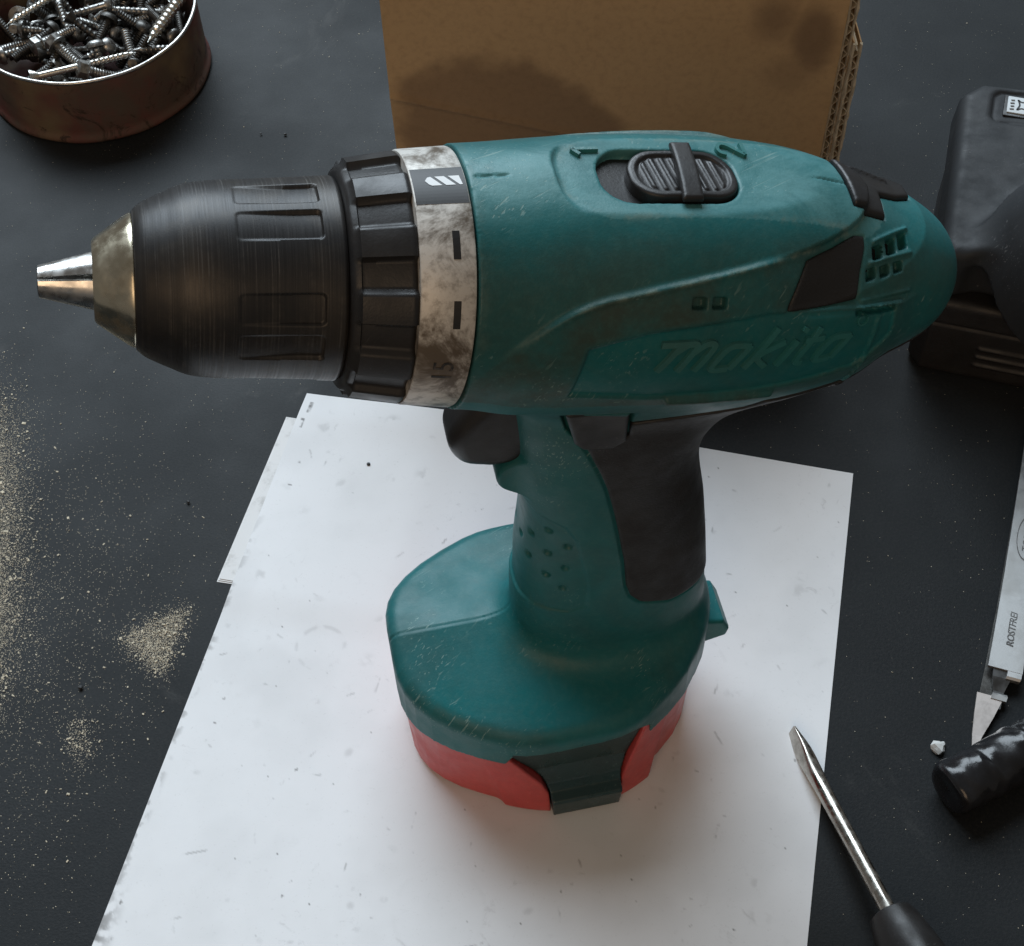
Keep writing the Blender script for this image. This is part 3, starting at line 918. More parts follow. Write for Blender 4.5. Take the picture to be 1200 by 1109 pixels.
def latch_f(P):
    x, y, z = P.T
    ay = np.abs(y)
    yo = np.interp(z, [0, 2, 10.6, 11.4, 12.4, 15, 22, 42], [42.4, 43.4, 43.8, 43.4, 40.2, 38.4, 36.2, 35.2])
    d = np.maximum(clip_d(x, y, z) + 0.35, np.maximum(np.maximum(-y - yo, y + 31.5), 0.3 - z))
    return smax(d, -y - yo, 0.4)
lat = sdf_mesh(latch_f, (-2, -47, -1), (52, -31, 43), 0.5, "latch", M_LATCH, bat)

# ---- torque ring, collar
ring_prof = [(-12.2, 20), (-12.0, 27.2), (-11.6, 27.5), (-6, 28.0), (-1.2, 28.4), (-0.7, 28.2), (-0.4, 27.4), (-0.4, 20)]
ring = revolve("torque_ring", ring_prof, 160, M_RING, drill, B2S, sharp=35)
def ring_decal(name, quads, mat, dr=0.06):
    V = []; F = []
    for q in quads:      # polygon in (x, phi deg), subdivided along phi
        x0 = min(p[0] for p in q); 
        b = len(V)
        for (xx, pp) in q:
            rr = 28.0 + (xx + 6) * 0.084 + dr
            V.append((xx, -rr * cos(radians(pp)), rr * sin(radians(pp))))
        F.append(tuple(range(b, b + len(q))))
    return mesh_from(name, B2S(np.array(V)), F, mat, ring, False)
n = 12
ring_decal("black_panel", [[(-11.8, 76.5 + 21 * k / n), (-0.95, 76.5 + 21 * k / n), (-0.95, 76.5 + 21 * (k + 1) / n), (-11.8, 76.5 + 21 * (k + 1) / n)] for k in range(n)], M_PRINT_BLACK, 0.05)
ring_decal("drill_symbol", [[(-9.2, 89.2), (-8.6, 91.2), (-7.9, 91.6), (-5.8, 86.2), (-7.9, 86.2), (-8.5, 87.0)],
                            [(-7.1, 91.6), (-5.1, 91.6), (-3.0, 86.2), (-5.0, 86.2)],
                            [(-4.3, 91.6), (-2.0, 91.6), (-1.6, 86.2), (-2.2, 86.2)]], M_PRINT_WHITE, 0.13)
ring_decal("index_dash", [[(-5.3, 52 + 3 * k), (-3.8, 52 + 3 * k), (-3.8, 55 + 3 * k), (-5.3, 55 + 3 * k)] for k in range(4)], M_PRINT_BLACK, 0.07)
ring_decal("index_dash", [[(-5.3, 23 + 3 * k), (-3.8, 23 + 3 * k), (-3.8, 26 + 3 * k), (-5.3, 26 + 3 * k)] for k in range(4)], M_PRINT_BLACK, 0.07)
def ring_text(xc, phc, dr):
    def xf(co):      # text turned so that its top points to the chuck
        xb = xc - co[:, 1]; ph = radians(phc) + co[:, 0] / 28.0
        rr = 28.0 + (xb + 6) * 0.084 + dr + co[:, 2]
        return B2S(np.stack([xb, -rr * np.cos(ph), rr * np.sin(ph)], 1))
    return xf
text_mesh("torque_number", "15", 6.2, M_PRINT_WORN, ring, ring_text(-6.0, 1.0, 0.02), depth=0.08, cuts=2)

def collar_disp(X, PH):
    pd = np.degrees(PH)
    t = ((pd - 67) % 30)                # recess 0..17, pad 17..30
    e = 1.6
    rec = sstep(0, 3.0, t) * (1 - sstep(17 - e, 17, t))
    m = sstep(-24.2, -23.0, X)
    return -1.7 * rec * m
cx = [-25.3, -25.2, -25.0, -24.4, -23.8] + list(np.linspace(-23.4, -13.2, 36)) + [-12.8, -12.3, -12.0, -12.0]
cr = [18, 22.2, 23.4, 24.0, 24.6] + list(np.linspace(25.6, 27.2, 36)) + [27.2, 27.0, 26.6, 20]
revolve("clutch_collar", list(zip(cx, cr)), 360, M_BLACK, drill, B2S, disp=collar_disp, sharp=50)

# ---- chuck
sleeve = smooth_curve([(-67.0, 14.3), (-65.5, 15.7), (-63.3, 16.9), (-60.5, 18.2), (-56.3, 19.9), (-50, 20.7), (-41, 21.1), (-33, 21.5), (-26.2, 21.9)], 28)
sp = [(-66.6, 10), (-67.1, 13.0)] + [tuple(p) for p in sleeve] + [(-25.6, 21.7), (-25.2, 21.2), (-25.0, 15)]
def chuck_disp(X, PH):
    pd = np.degrees(PH); out = np.zeros_like(X)
    base = (pd - 87.5 + 36) % 72 - 36
    for c0 in (-12.2, 12.2):
        s = rrect(X, (base - c0) * 0.37, -38.6, 0, 8.6, 3.3, 1.0)
        depth = 0.75 * sstep(-48, -34, X)
        out -= (0.12 + depth) * (1 - sstep(-0.28, 0.12, s))
    return out
chuck = revolve("chuck", sp, 480, M_CHUCK, drill, B2S, disp=chuck_disp, sharp=60)
nose = [(-66.0, 13.6), (-67.0, 13.7), (-68.2, 13.5), (-74.6, 8.9), (-75.1, 8.2), (-75.2, 3.0), (-72, 2.5)]
nose = [nose[0]] + [tuple(p) for p in smooth_curve(nose[1:4], 6)] + nose[4:]
revolve("chuck_nose", nose, 96, M_BRASSY, chuck, B2S, sharp=30)
for k, a in enumerate((112, 232, 352)):
    # jaw: wedge with a sloping outer face, flat meeting faces
    a0 = radians(a); hw = 53
    V = []; F = []
    secs = [(-86.0, 2.9), (-85.8, 3.3), (-74.0, 6.3), (-70.0, 7.3)]
    m = 9
    for (x, r) in secs:
        V.append((x, -0.45 * cos(a0), 0.45 * sin(a0)))
        for i in range(m):
            p = a0 + radians(-hw + 2 * hw * i / (m - 1))
            V.append((x, -r * cos(p), r * sin(p)))
    w = m + 1
    for s in range(len(secs) - 1):
        for i in range(w):
            F.append((s * w + i, s * w + (i + 1) % w, (s + 1) * w + (i + 1) % w, (s + 1) * w + i))
    F.append(tuple(range(w))[::-1]); F.append(tuple(range((len(secs) - 1) * w, len(secs) * w)))
    j = mesh_from("jaw", B2S(np.array(V)), F, M_STEEL, chuck, True, sharp=30)

# ------------------------------------------------------------------ cardboard box
def card_mat():
    M = Mat("brown_cardboard")
    col = M.mix(M.ramp(M.noise(9, 5, 0.6), 0.35, 0.7), (0.53, 0.345, 0.175, 1), (0.47, 0.30, 0.15, 1))
    col = M.mix(M.ramp(M.noise(350, 4, 0.7), 0.4, 0.75, 0, 0.3), col, (0.28, 0.175, 0.085, 1))
    # the drill's shadow and some real smudges, painted with ragged edges
    st = M.attr("stain_shadow")
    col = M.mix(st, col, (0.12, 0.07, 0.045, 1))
    M.color(col).rough(0.8).spec(0.2)
    M.bump(M.noise(300, 4), 0.15, 0.0004)
    return M.m
M_CARD = card_mat()
M_FLUTE = (lambda M: M.color(M.mix(M.noise(400, 3), (0.62, 0.54, 0.40, 1), (0.40, 0.31, 0.20, 1))).rough(0.9))(Mat("torn_cardboard_edge")).m
BX0, BX1, BY, BZ = -39.5, 122.0, 424.0, 147.0
box = empty("cardboard_box", (45, BY + 60, 0))
def box_panel():
    nx, nz = 170, 150
    X, Z = np.meshgrid(np.linspace(BX0, BX1, nx), np.linspace(0.2, BZ, nz), indexing='ij')
    # slanting fold near the foot of the panel
    zf = 93 - 0.30 * (X + 40)
    fold = np.abs(Z - zf)
    Y = BY - 1.3 * np.exp(-(fold / 1.3) ** 2) - 0.05 * np.clip(zf - Z, 0, 60) * 0.0 + 1.2 * (value_noise(X + 50, Z, 60, 3) - .5)
    Y = Y + np.where(Z < zf, 0.16 * (zf - Z), 0)
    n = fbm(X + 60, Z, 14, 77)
    drill_shadow = np.hypot((X - 8) / 52, (Z - 70 + 0.28 * (X - 0)) / 40)  # the drill's cast shadow, painted into the panel colour
    s = (1 - sstep(.80, 1.0, drill_shadow + (n - .47) * .35)) * .55
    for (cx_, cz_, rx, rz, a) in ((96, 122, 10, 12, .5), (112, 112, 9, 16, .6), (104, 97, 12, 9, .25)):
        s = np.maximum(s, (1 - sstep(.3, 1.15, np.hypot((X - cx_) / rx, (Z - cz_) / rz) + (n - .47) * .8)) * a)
    top = np.stack([X, Y, Z], -1).reshape(-1, 3)
    back = top + np.array([0, 3.2, 0])
    idx = np.arange(nx * nz).reshape(nx, nz); N = nx * nz
    q = np.stack([idx[:-1, :-1], idx[1:, :-1], idx[1:, 1:], idx[:-1, 1:]], -1).reshape(-1, 4)
    rim = np.concatenate([idx[:, 0], idx[-1, 1:], idx[-2::-1, -1], idx[0, -2:0:-1]]); rn = np.roll(rim, -1)
    side = np.stack([rim, rim + N, rn + N, rn], 1)
    V = np.concatenate([top, back]) - np.array([45, BY + 60, 0])
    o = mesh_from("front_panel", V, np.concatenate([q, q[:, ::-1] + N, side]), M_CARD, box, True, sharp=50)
    at = o.data.attributes.new("stain_shadow", 'FLOAT', 'POINT')
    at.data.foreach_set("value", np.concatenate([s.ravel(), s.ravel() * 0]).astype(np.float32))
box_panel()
ob = lambda pts: [(p[0] - 45, p[1] - BY - 60) for p in pts]
prism("side_panel", ob([(BX0 - 0.0, BY + 4.2), (BX0 + 3.2, BY + 4.2), (BX0 + 3.2, BY + 116), (BX0, BY + 116)]), 0.2, BZ - 1, M_CARD, box)
prism("back_panel", ob([(BX0, BY + 116.5), (BX1 - 4, BY + 116.5), (BX1 - 4, BY + 119.7), (BX0, BY + 119.7)]), 0.2, BZ - 1, M_CARD, box)
prism("base_panel", ob([(BX0 + 3.5, BY + 9), (BX1 - 8, BY + 9), (BX1 - 8, BY + 115), (BX0 + 3.5, BY + 115)]), 0.2, 3.2, M_CARD, box)
# right side: panel and a flap whose cut corrugated edges face the front
def board(name, x, z1, y0):
    prism("%s_liner" % name, ob([(x, y0 + 0.5), (x + 0.45, y0 + 0.5), (x + 0.45, BY + 116), (x, BY + 116)]), 0.2, z1, M_CARD, box)
    prism("%s_liner" % name, ob([(x + 2.7, y0 + 0.5), (x + 3.15, y0 + 0.5), (x + 3.15, BY + 116), (x + 2.7, BY + 116)]), 0.2, z1 - 0.6, M_CARD, box)
    n = int(z1 / 0.45); V = []; F = []
    for i in range(n + 1):
        z = 0.4 + (z1 - 1.5) * i / n
        off = 1.58 + 0.95 * sin(z * 2 * pi / 5.2 + x)
        jj = 0.9 * value_noise(np.array([z]), np.array([x]), 3, 12)[0]
        for (dx, dy) in ((-.24, -jj), (.24, -jj), (.24, 90), (-.24, 90)):
            V.append((x + off + dx - 45, y0 + 0.4 + dy - BY - 60, z))
    for i in range(n):
        for k in range(4):
            F.append((i * 4 + k, i * 4 + (k + 1) % 4, i * 4 + 4 + (k + 1) % 4, i * 4 + 4 + k))
    F += [(3, 2, 1, 0), (n * 4, n * 4 + 1, n * 4 + 2, n * 4 + 3)]
    mesh_from("%s_fluting" % name, V, F, M_FLUTE, box, False)
    # frayed paper along the cut edge
    for xe in (x + 0.2, x + 2.9):
        n = int(z1 / 1.2); V = []; F = []
        for i in range(n + 1):
            z = 0.4 + (z1 - 1) * i / n
            r1, r2 = value_noise(np.array([z, z + 37.0]), np.array([xe, xe * 2]), 2.5, 31)
            for (dx, dy) in ((-.55 - .5 * (r1 - .5), 0.6), (-.35, -0.5 - 1.2 * r2), (.35 + .5 * (r2 - .3), -0.5 - 1.0 * r1), (.55, 0.6)):
                V.append((xe + dx - 45, y0 + dy - BY - 60, z))
        for i in range(n):
            for k in range(4):
                F.append((i * 4 + k, i * 4 + (k + 1) % 4, i * 4 + 4 + (k + 1) % 4, i * 4 + 4 + k))
        F += [(3, 2, 1, 0), (n * 4, n * 4 + 1, n * 4 + 2, n * 4 + 3)]
        mesh_from("frayed_edge", V, F, M_FLUTE, box, False)
board("side_panel", BX1 + 0.6, 145, BY + 2.5)
board("side_flap", BX1 + 3.9, 110, BY - 0.5)
tag(box, "brown cardboard box with a painted-on drill shadow, dark smudges and torn right edge behind the drill", "box")

# ------------------------------------------------------------------ tin of screws
TC = np.array([-187.0, 565.0]); TR, TH = 51.0, 34.0
def tin_mat():
    M = Mat("rusty_red_tin")
    col = M.mix(M.ramp(M.noise(22, 6, 0.7), 0.38, 0.62), (0.14, 0.052, 0.046, 1), (0.095, 0.072, 0.058, 1))
    col = M.mix(M.ramp(M.noise(14, 4, 0.6, co=M.coord(loc=(.3, .1, .2))), 0.52, 0.68), col, (0.17, 0.13, 0.08, 1))
    col = M.mix(M.ramp(M.noise(60, 6, 0.75, dist=1.5), 0.55, 0.66), col, (0.05, 0.032, 0.025, 1))
    M.color(col).spec(0.3).rough(M.ramp(M.noise(80, 4), .3, .7, .55, .75))
    M.bump(M.noise(260, 5, 0.7), 0.25, 0.0004)
    return M.m
tin = empty("screw_tin", (TC[0], TC[1], 0.1))
idm = lambda V: np.stack([V[:, 1], V[:, 2], V[:, 0]], 1)       # revolve axis x -> z
outer = [(1.2, 49.0), (0.2, 50.2), (0.6, 51.4), (1.8, 51.9), (3.0, 51.6), (4.0, 51.0), (5.2, 50.6), (7, 50.6)] + [(z, 50.7 + 0.06 * sin(z)) for z in np.linspace(9, 30, 8)] + [(31.0, 50.6), (32, 50.4), (33, 50.3), (33, 49.8), (10, 49.6), (3, 49.6), (2.2, 48.5), (2.2, 0.01)]
def tin_disp(X, PH): return 0.25 * np.sin(PH * 3 + 1) * sstep(3, 12, X) + 0.12 * np.sin(PH * 11)
revolve("tin_wall", outer, 128, tin_mat(), tin, idm, disp=tin_disp, sharp=50)
rimp = [(33.0 + 0.85 * sin(a), 50.4 + 0.85 * cos(a)) for a in np.linspace(-pi, pi, 13)]
revolve("rim", rimp, 128, metal("tin_rim_metal", (0.55, 0.54, 0.52, 1), 0.3, amt=0.5, sc=200), tin, idm, disp=tin_disp)
tag(tin, "low round rusty red tin full of screws", "tin")

# screws: each kind built once with its own thread, then copied
def screw_mesh(name, L, r, pitch, head, mat, smoothlen=0.0, pointed=True, hr=None, tooth=0.22):
    hr = hr or r * 1.9
    ns = 20; zs = np.arange(0, L + 1e-6, pitch / 7.0)
    th = np.arange(ns) * 2 * pi / ns
    Z, TT = np.meshgrid(zs, th, indexing='ij')
    fr = (Z / pitch - TT / (2 * pi)) % 1.0
    tri = np.clip(1 - np.abs(fr - 0.5) * 4.2, 0, 1)
    body = r * (1 - tooth) + r * tooth * tri
    body = np.where(Z > L - smoothlen, r * 0.86, body)
    if pointed: body = body * np.clip(Z / (r * 2.6), 0.08, 1)
    V = [np.stack([body * np.cos(TT), body * np.sin(TT), Z], -1).reshape(-1, 3)]
    F = []
    nz = len(zs)
    for i in range(nz - 1):
        for j in range(ns):
            F.append((i * ns + j, i * ns + (j + 1) % ns, (i + 1) * ns + (j + 1) % ns, (i + 1) * ns + j))
    F.append(tuple(range(ns))[::-1])
    base = nz * ns
    prof = {'pan': [(L - .2, r), (L, hr), (L + hr * .35, hr * .98), (L + hr * .62, hr * .75), (L + hr * .75, hr * .45), (L + hr * .75, hr * .2), (L + hr * .3, hr * .12)],
            'csk': [(L - hr * .9, r), (L, hr), (L + .25, hr), (L + .25, hr * .55), (L - hr * .4, hr * .2)],
            'hex': [(L - .1, r), (L, hr * 1.2), (L + .5, hr * 1.2), (L + .5, hr), (L + hr * .95, hr), (L + hr * 1.05, hr * .85), (L + hr * 1.05, 0.01)],
            'none': [(L, r * .8), (L + .2, r * .5), (L + .2, 0.01)]}[head]
    nh = 6 if head == 'hex' else 14
    nh = 18
    for k, (z, rr) in enumerate(prof):
        ring_ = []
        for j in range(nh):
            a = 2 * pi * j / nh
            q = rr
            if head == 'hex' and k >= 3 and k < len(prof) - 1:
                q = rr * 0.87 / cos((a % (pi / 3)) - pi / 6)
            if head == 'pan' and k >= len(prof) - 2:
                q = rr * (1.5 if j % (nh // 2) < 2 else 0.8)
            ring_.append((q * cos(a), q * sin(a), z))
        V.append(np.array(ring_))
        if k:
            b0 = base + (k - 1) * nh; b1 = base + k * nh
            for j in range(nh):
                F.append((b0 + j, b0 + (j + 1) % nh, b1 + (j + 1) % nh, b1 + j))
    F.append(tuple(range(base + (len(prof) - 1) * nh, base + len(prof) * nh)))
    V = np.concatenate(V); V[:, 2] -= L / 2
    me = bpy.data.meshes.new(name)
    me.from_pydata([tuple(p) for p in V * MM], [], F); me.update()
    me.polygons.foreach_set("use_smooth", np.full(len(me.polygons), True)); me.set_sharp_from_angle(angle=radians(38))
    me.materials.append(mat)
    return me
KINDS = {
    'drywall': screw_mesh("drywall_screw", 30, 1.9, 2.4, 'csk', M_DKSTEEL, 3, True),
    'machine': screw_mesh("machine_screw", 22, 2.3, 1.1, 'pan', M_DKSTEEL, 2, False, tooth=.14),
    'zincscrew': screw_mesh("wood_screw", 26, 2.0, 2.2, 'pan', M_ZINC, 8, True),
    'hexbolt': screw_mesh("hex_bolt", 18, 2.4, 1.2, 'hex', M_ZINC, 2, False, hr=4.0, tooth=.14),
    'stud': screw_mesh("set_screw", 24, 2.1, 1.2, 'none', M_DKSTEEL, 0, False, tooth=.14),
    'shortpan': screw_mesh("tapping_screw", 12, 2.0, 1.7, 'pan', M_ZINC, 0, True, hr=4.2),
}
M_BRIGHTZ = metal("bright_zinc", (0.66, 0.65, 0.60, 1), 0.25, amt=0.25, sc=300)
K_BIG = screw_mesh("thick_screw", 40, 2.9, 3.0, 'hex', M_BRIGHTZ, 0, True, hr=3.2, tooth=.26)
K_LONG = screw_mesh("long_screw", 46, 1.75, 2.1, 'csk', M_BRIGHTZ, 22, True, hr=3.6)
def place_screw(me, p0, p1, label, cat="screw"):
    """lay a screw with its point at p0 side and its head at p1 side"""
    o = new_obj(me.name, me)
    d = (Vector(p1) - Vector(p0)).normalized()
    o.rotation_euler = (d.to_track_quat('Z', 'Y') @ Matrix.Rotation(random.uniform(0, 6.28), 3, 'Z').to_quaternion()).to_euler()
    o.location = (Vector(p0) + Vector(p1)) * 0.5 * MM
    tag(o, label, cat, "screws heaped in the tin")
    return o
NICE = {'drywall': "dark countersunk screw in the heap inside the tin", 'machine': "dark round headed machine screw in the heap inside the tin",
        'zincscrew': "dull zinc wood screw in the heap inside the tin", 'hexbolt': "small hexagon headed bolt in the heap inside the tin",
        'stud': "headless black threaded stud in the heap inside the tin", 'shortpan': "short grey round headed screw in the heap inside the tin"}
place_screw(K_BIG, (-154, 543, 33.5), (-141.5, 576, 34.5), "thick bright coarse-threaded screw leaning on the right rim of the tin")
place_screw(K_LONG, (-161, 536, 31.5), (-203, 522.5, 31.0), "long bright screw lying along the tin's front rim")
place_screw(K_LONG, (-222, 556, 33), (-187, 592, 35), "bright long screw at the heap's upper left, beside the image edge")
place_screw(KINDS['hexbolt'], (-183, 531, 27), (-194, 540, 33), "zinc hexagon bolt standing head up by the tin's front rim")
pts = []
kn = list(KINDS)
placed = 0
for it in range(4000):
    if placed >= 105: break
    a = rng.uniform(0, 2 * pi); rr = 45 * math.sqrt(rng.uniform(0, 1))
    x, y = TC[0] + rr * cos(a), TC[1] + rr * sin(a)
    if x < -238 or y > 607: continue
    layer = placed / 105
    z = 11 + layer * 17 * (1 - 0.25 * (rr / 45) ** 2) + rng.uniform(-1, 2)
    k = kn[rng.choice(len(kn), p=[.18, .24, .2, .1, .14, .14])]
    me = KINDS[k]; L = {'drywall': 30, 'machine': 26, 'zincscrew': 28, 'hexbolt': 22, 'stud': 24, 'shortpan': 15}[k]
    b = rng.uniform(0, 2 * pi); el = radians(rng.normal(0, 22))
    d = np.array([cos(b) * cos(el), sin(b) * cos(el), sin(el)])
    e0 = np.array([x, y, z]) - d * L / 2; e1 = np.array([x, y, z]) + d * L / 2
    if max(hypot(*(e0[:2] - TC)), hypot(*(e1[:2] - TC))) > 47.0: continue
    if min(e0[2], e1[2]) < 3.5: continue
    place_screw(me, e0, e1, NICE[k]); placed += 1

# ------------------------------------------------------------------ screwdriver
def lathe_along(name, prof, p0, direction, nseg, mats, parent, disp=None, sharp=40):
    """prof [(t, r)] along a direction from p0"""
    d = Vector(direction).normalized(); q = d.to_track_quat('X', 'Z').to_matrix()
    Mq = np.array(q)
    def xf(V): return V @ Mq.T + np.array(p0)
    return revolve(name, prof, nseg, mats, parent, xf, disp=disp, sharp=sharp)
tip = np.array([88.2, 211.5, 1.6]); hnd = np.array([107.0, 146.5, 10.5])
sd_loc = np.array([100, 165, 0.3])
drv = empty("screwdriver", tuple(sd_loc))
tag(drv, "flat blade screwdriver with black handle, its tip resting on the paper", "screwdriver")
dirv = (hnd - tip) / np.linalg.norm(hnd - tip)
Mq = np.array(Vector(dirv).to_track_quat('X', 'Z').to_matrix())
def shaft():
    xs = np.array([0, 0.4, 3, 6, 9, 11, 13, 15, 18, 24, 40, 64.0, 70])
    wd = np.array([2.3, 2.5, 2.8, 3.1, 3.2, 3.1, 2.9, 2.7, 2.55, 2.5, 2.5, 2.5, 2.5])      # half width across the blade
    tk = np.array([.35, .45, .75, 1.2, 1.65, 1.9, 2.15, 2.3, 2.45, 2.5, 2.5, 2.5, 2.5])
    V = []; ns = 28
    e = np.interp(xs, [0, 9, 16, 24], [6, 5, 3, 2])
    for x, w, t, n in zip(xs, wd, tk, e):
        for k in range(ns):
            a = 2 * pi * k / ns + pi / 8; c_, s_ = cos(a), sin(a)
            V.append((x, w * abs(c_) ** (2 / n) * (1 if c_ > 0 else -1), t * abs(s_) ** (2 / n) * (1 if s_ > 0 else -1)))
    V = np.array(V)
    rl = radians(68)                                # blade rolled about its own axis
    V[:, 1], V[:, 2] = V[:, 1] * cos(rl) - V[:, 2] * sin(rl), V[:, 1] * sin(rl) + V[:, 2] * cos(rl)
    V = V @ Mq.T + tip - sd_loc
    n = len(xs)
    F = [(i * ns + k, i * ns + (k + 1) % ns, (i + 1) * ns + (k + 1) % ns, (i + 1) * ns + k) for i in range(n - 1) for k in range(ns)]
    F += [tuple(range(ns))[::-1], tuple(range((n - 1) * ns, n * ns))]
    mesh_from("shaft", V, F, metal("screwdriver_steel", (0.55, 0.52, 0.47, 1), 0.25, dark=(0.10, 0.085, 0.07, 1), amt=0.5, sc=160), drv, True, sharp=30)
shaft()
Lsh = np.linalg.norm(hnd - tip)
hp = [(Lsh - 1, 2.5), (Lsh - 0.8, 5.2), (Lsh, 6.6), (Lsh + 2.5, 7.5), (Lsh + 7, 8.4), (Lsh + 14, 9.6), (Lsh + 22, 10.4), (Lsh + 60, 10.4), (Lsh + 80, 9.5), (Lsh + 86, 6), (Lsh + 87, 0.01)]
revolve("handle", hp, 48, M_BLACK, drv, lambda V: V @ Mq.T + tip - sd_loc, disp=lambda X, P: -0.5 * (np.cos(P * 6) > 0.6) * sstep(Lsh + 12, Lsh + 18, X), sharp=40)

# ------------------------------------------------------------------ taped rod
def tape_mat():
    M = Mat("black_electrical_tape")
    M.color(M.mix(M.ramp(M.noise(60, 5), .4, .7), (0.008, 0.008, 0.009, 1), (0.016, 0.016, 0.018, 1)))
    M.rough(M.ramp(M.noise(120, 4), .3, .7, .16, .34))
    M.bump(M.noise(240, 4, .6), .35, .0006)
    return M.m
M_TAPE = tape_mat()
tp0 = np.array([133.5, 186.0, 9.2]); tpd = np.array([0.905, 0.43, 0.0]); tpd /= np.linalg.norm(tpd)
tape_loc = np.array([165, 200, 0.2])
taped = empty("taped_rod", tuple(tape_loc))
tag(taped, "black rod wrapped in glossy electrical tape at the right edge", "rod")
Mt = np.array(Vector(tpd).to_track_quat('X', 'Z').to_matrix())
def tape_disp(X, PH):
    s = (X / 17.0 + PH / (2 * pi)) % 1.0
    wr = 0.42 * s - 0.35 * np.exp(-((s - 0.98) / .03) ** 2)
    return wr + 0.28 * np.sin(PH * 3 + X * 0.35) * np.sin(X * 0.45 + PH * 2) + 0.12 * np.sin(PH * 5 - X * 0.8 + np.sin(X * .3) * 2)
tprof = [(-1.2, 0.01), (-1.6, 3.5), (-2.0, 6.0), (-1.8, 7.4), (-0.8, 8.3)] + [(t, 8.5) for t in np.linspace(0.2, 110, 330)] + [(110.4, 7), (110.5, 0.01)]
revolve("tape_wrap", tprof, 96, M_TAPE, taped, lambda V: V @ Mt.T + tp0 - tape_loc, disp=lambda X, P: tape_disp(X, P) * sstep(-2, 1, X) * (1 - sstep(108, 110, X)) + 0.5 * np.sin(P * 3) * (1 - sstep(-1, 4, X)) * sstep(-1.75, -1.0, X), sharp=70)
# ------------------------------------------------------------------ cross-locking tweezers
tw_loc = np.array([165.0, 250.0, 0.2])
twz = empty("tweezers", tuple(tw_loc))
tag(twz, "stainless steel cross-locking tweezers at the right edge, stamped with lettering", "tweezers")
tw0 = np.array([145.0, 201.0]); twd = np.array([0.345, 0.939]); twd /= np.linalg.norm(twd); twn = np.array([twd[1], -twd[0]])   # along, to the right
M_STAMP = Mat("etched_grey").color((0.10, 0.10, 0.10, 1)).rough(0.6).m
M_INOX = metal("brushed_stainless", (0.46, 0.46, 0.455, 1), 0.5, dark=(0.32, 0.32, 0.31, 1), amt=0.5, sc=70)
def twxf(V):       # (along, across, z) -> local
    return np.stack([tw0[0] + V[:, 0] * twd[0] + V[:, 1] * twn[0] - tw_loc[0], tw0[1] + V[:, 0] * twd[1] + V[:, 1] * twn[1] - tw_loc[1], V[:, 2]], 1)
def strip(name, rows, thick, mat, bev=0.0):
    """rows: (along, left, right, z) -> a bent strip of sheet metal"""
    V = []; F = []
    for (s, a, b, z) in rows:
        V += [(s, a, z), (s, b, z), (s, b, z - thick), (s, a, z - thick)]
    n = len(rows)
    for i in range(n - 1):
        for k in range(4):
            F.append((i * 4 + k, i * 4 + (k + 1) % 4, i * 4 + 4 + (k + 1) % 4, i * 4 + 4 + k))
    F += [(3, 2, 1, 0), ((n - 1) * 4, (n - 1) * 4 + 1, (n - 1) * 4 + 2, (n - 1) * 4 + 3)]
    o = mesh_from(name, twxf(np.array(V, float)), F, mat, twz, False)
    bm = bmesh.new(); bm.from_mesh(o.data); bmesh.ops.recalc_face_normals(bm, faces=bm.faces); bm.to_mesh(o.data); bm.free()
    return o
# upper arm: broad plate, steps down at the crossing
strip("upper_arm", [(31.5, -0.2, 11.0, 5.6), (45, 0.0, 10.8, 5.9), (70, 0.2, 10.6, 6.2), (90, 0.2, 10.4, 6.2), (125, 0.2, 10.0, 5.6), (150, 0.2, 9.6, 4.6)], 1.1, M_INOX)
strip("crossing_tab", [(28.6, 6.0, 10.6, 5.0), (29.4, 6.2, 10.8, 5.5), (31.6, 6.3, 10.9, 5.5)], 1.6, M_INOX)
strip("crossing_neck", [(18.0, 3.6, 6.2, 2.6), (24, 3.0, 6.4, 3.2), (28.7, 1.9, 7.7, 4.6), (31.6, 1.7, 8.0, 5.0)], 0.9, metal("shaded_steel", (0.12, 0.12, 0.12, 1), 0.4))
strip("tip_blade", [(0, -0.2, 0.5, 1.2), (7, -1.1, 2.1, 1.6), (14, -1.6, 4.4, 2.3), (22.0, -1.9, 6.6, 3.0)], 0.9, metal("tip_steel", (0.55, 0.50, 0.47, 1), 0.5, amt=0.2))
strip("tip_tab", [(21.0, 2.6, 7.6, 3.2), (22.6, 2.8, 7.8, 3.5), (23.6, 3.0, 7.6, 3.0)], 1.2, M_INOX)
strip("lower_arm", [(21.8, -1.0, 3.2, 1.6), (31, -0.6, 5.0, 1.7), (60, 0.2, 8, 1.8), (100, 0.6, 8.6, 1.9), (150, 1.0, 9.2, 2.4)], 1.1, M_DKSTEEL)
def tw_text(s, a, z):
    def xf(co):      # reads upwards along the arm
        return twxf(np.stack([s + co[:, 0], a - co[:, 1], z + co[:, 2]], 1))
    return xf
text_mesh("stamped_word", "ROSTFREI", 3.3, M_STAMP, twz, tw_text(47.5, 5.6, 5.98), depth=0.05, shear=0.15, spacing=0.95, offset=0.05)
text_mesh("stamped_word", "TOP", 4.0, M_STAMP, twz, tw_text(84, 6.2, 6.22), depth=0.05, spacing=0.95)
V = []; F = []
for k in range(40):
    a = 2 * pi * k / 40
    for f_ in (1.0, 1.07):
        V.append((86.5 + 9.6 * f_ * cos(a), 6.4 - 3.7 * f_ * sin(a) * (1 + .03), 6.26))
for k in range(40):
    a = 2 * k; b = 2 * ((k + 1) % 40); F.append((a, a + 1, b + 1, b))
V = [v for v in V]
mesh_from("stamped_oval", twxf(np.array(V)), F, M_STAMP, twz, False)

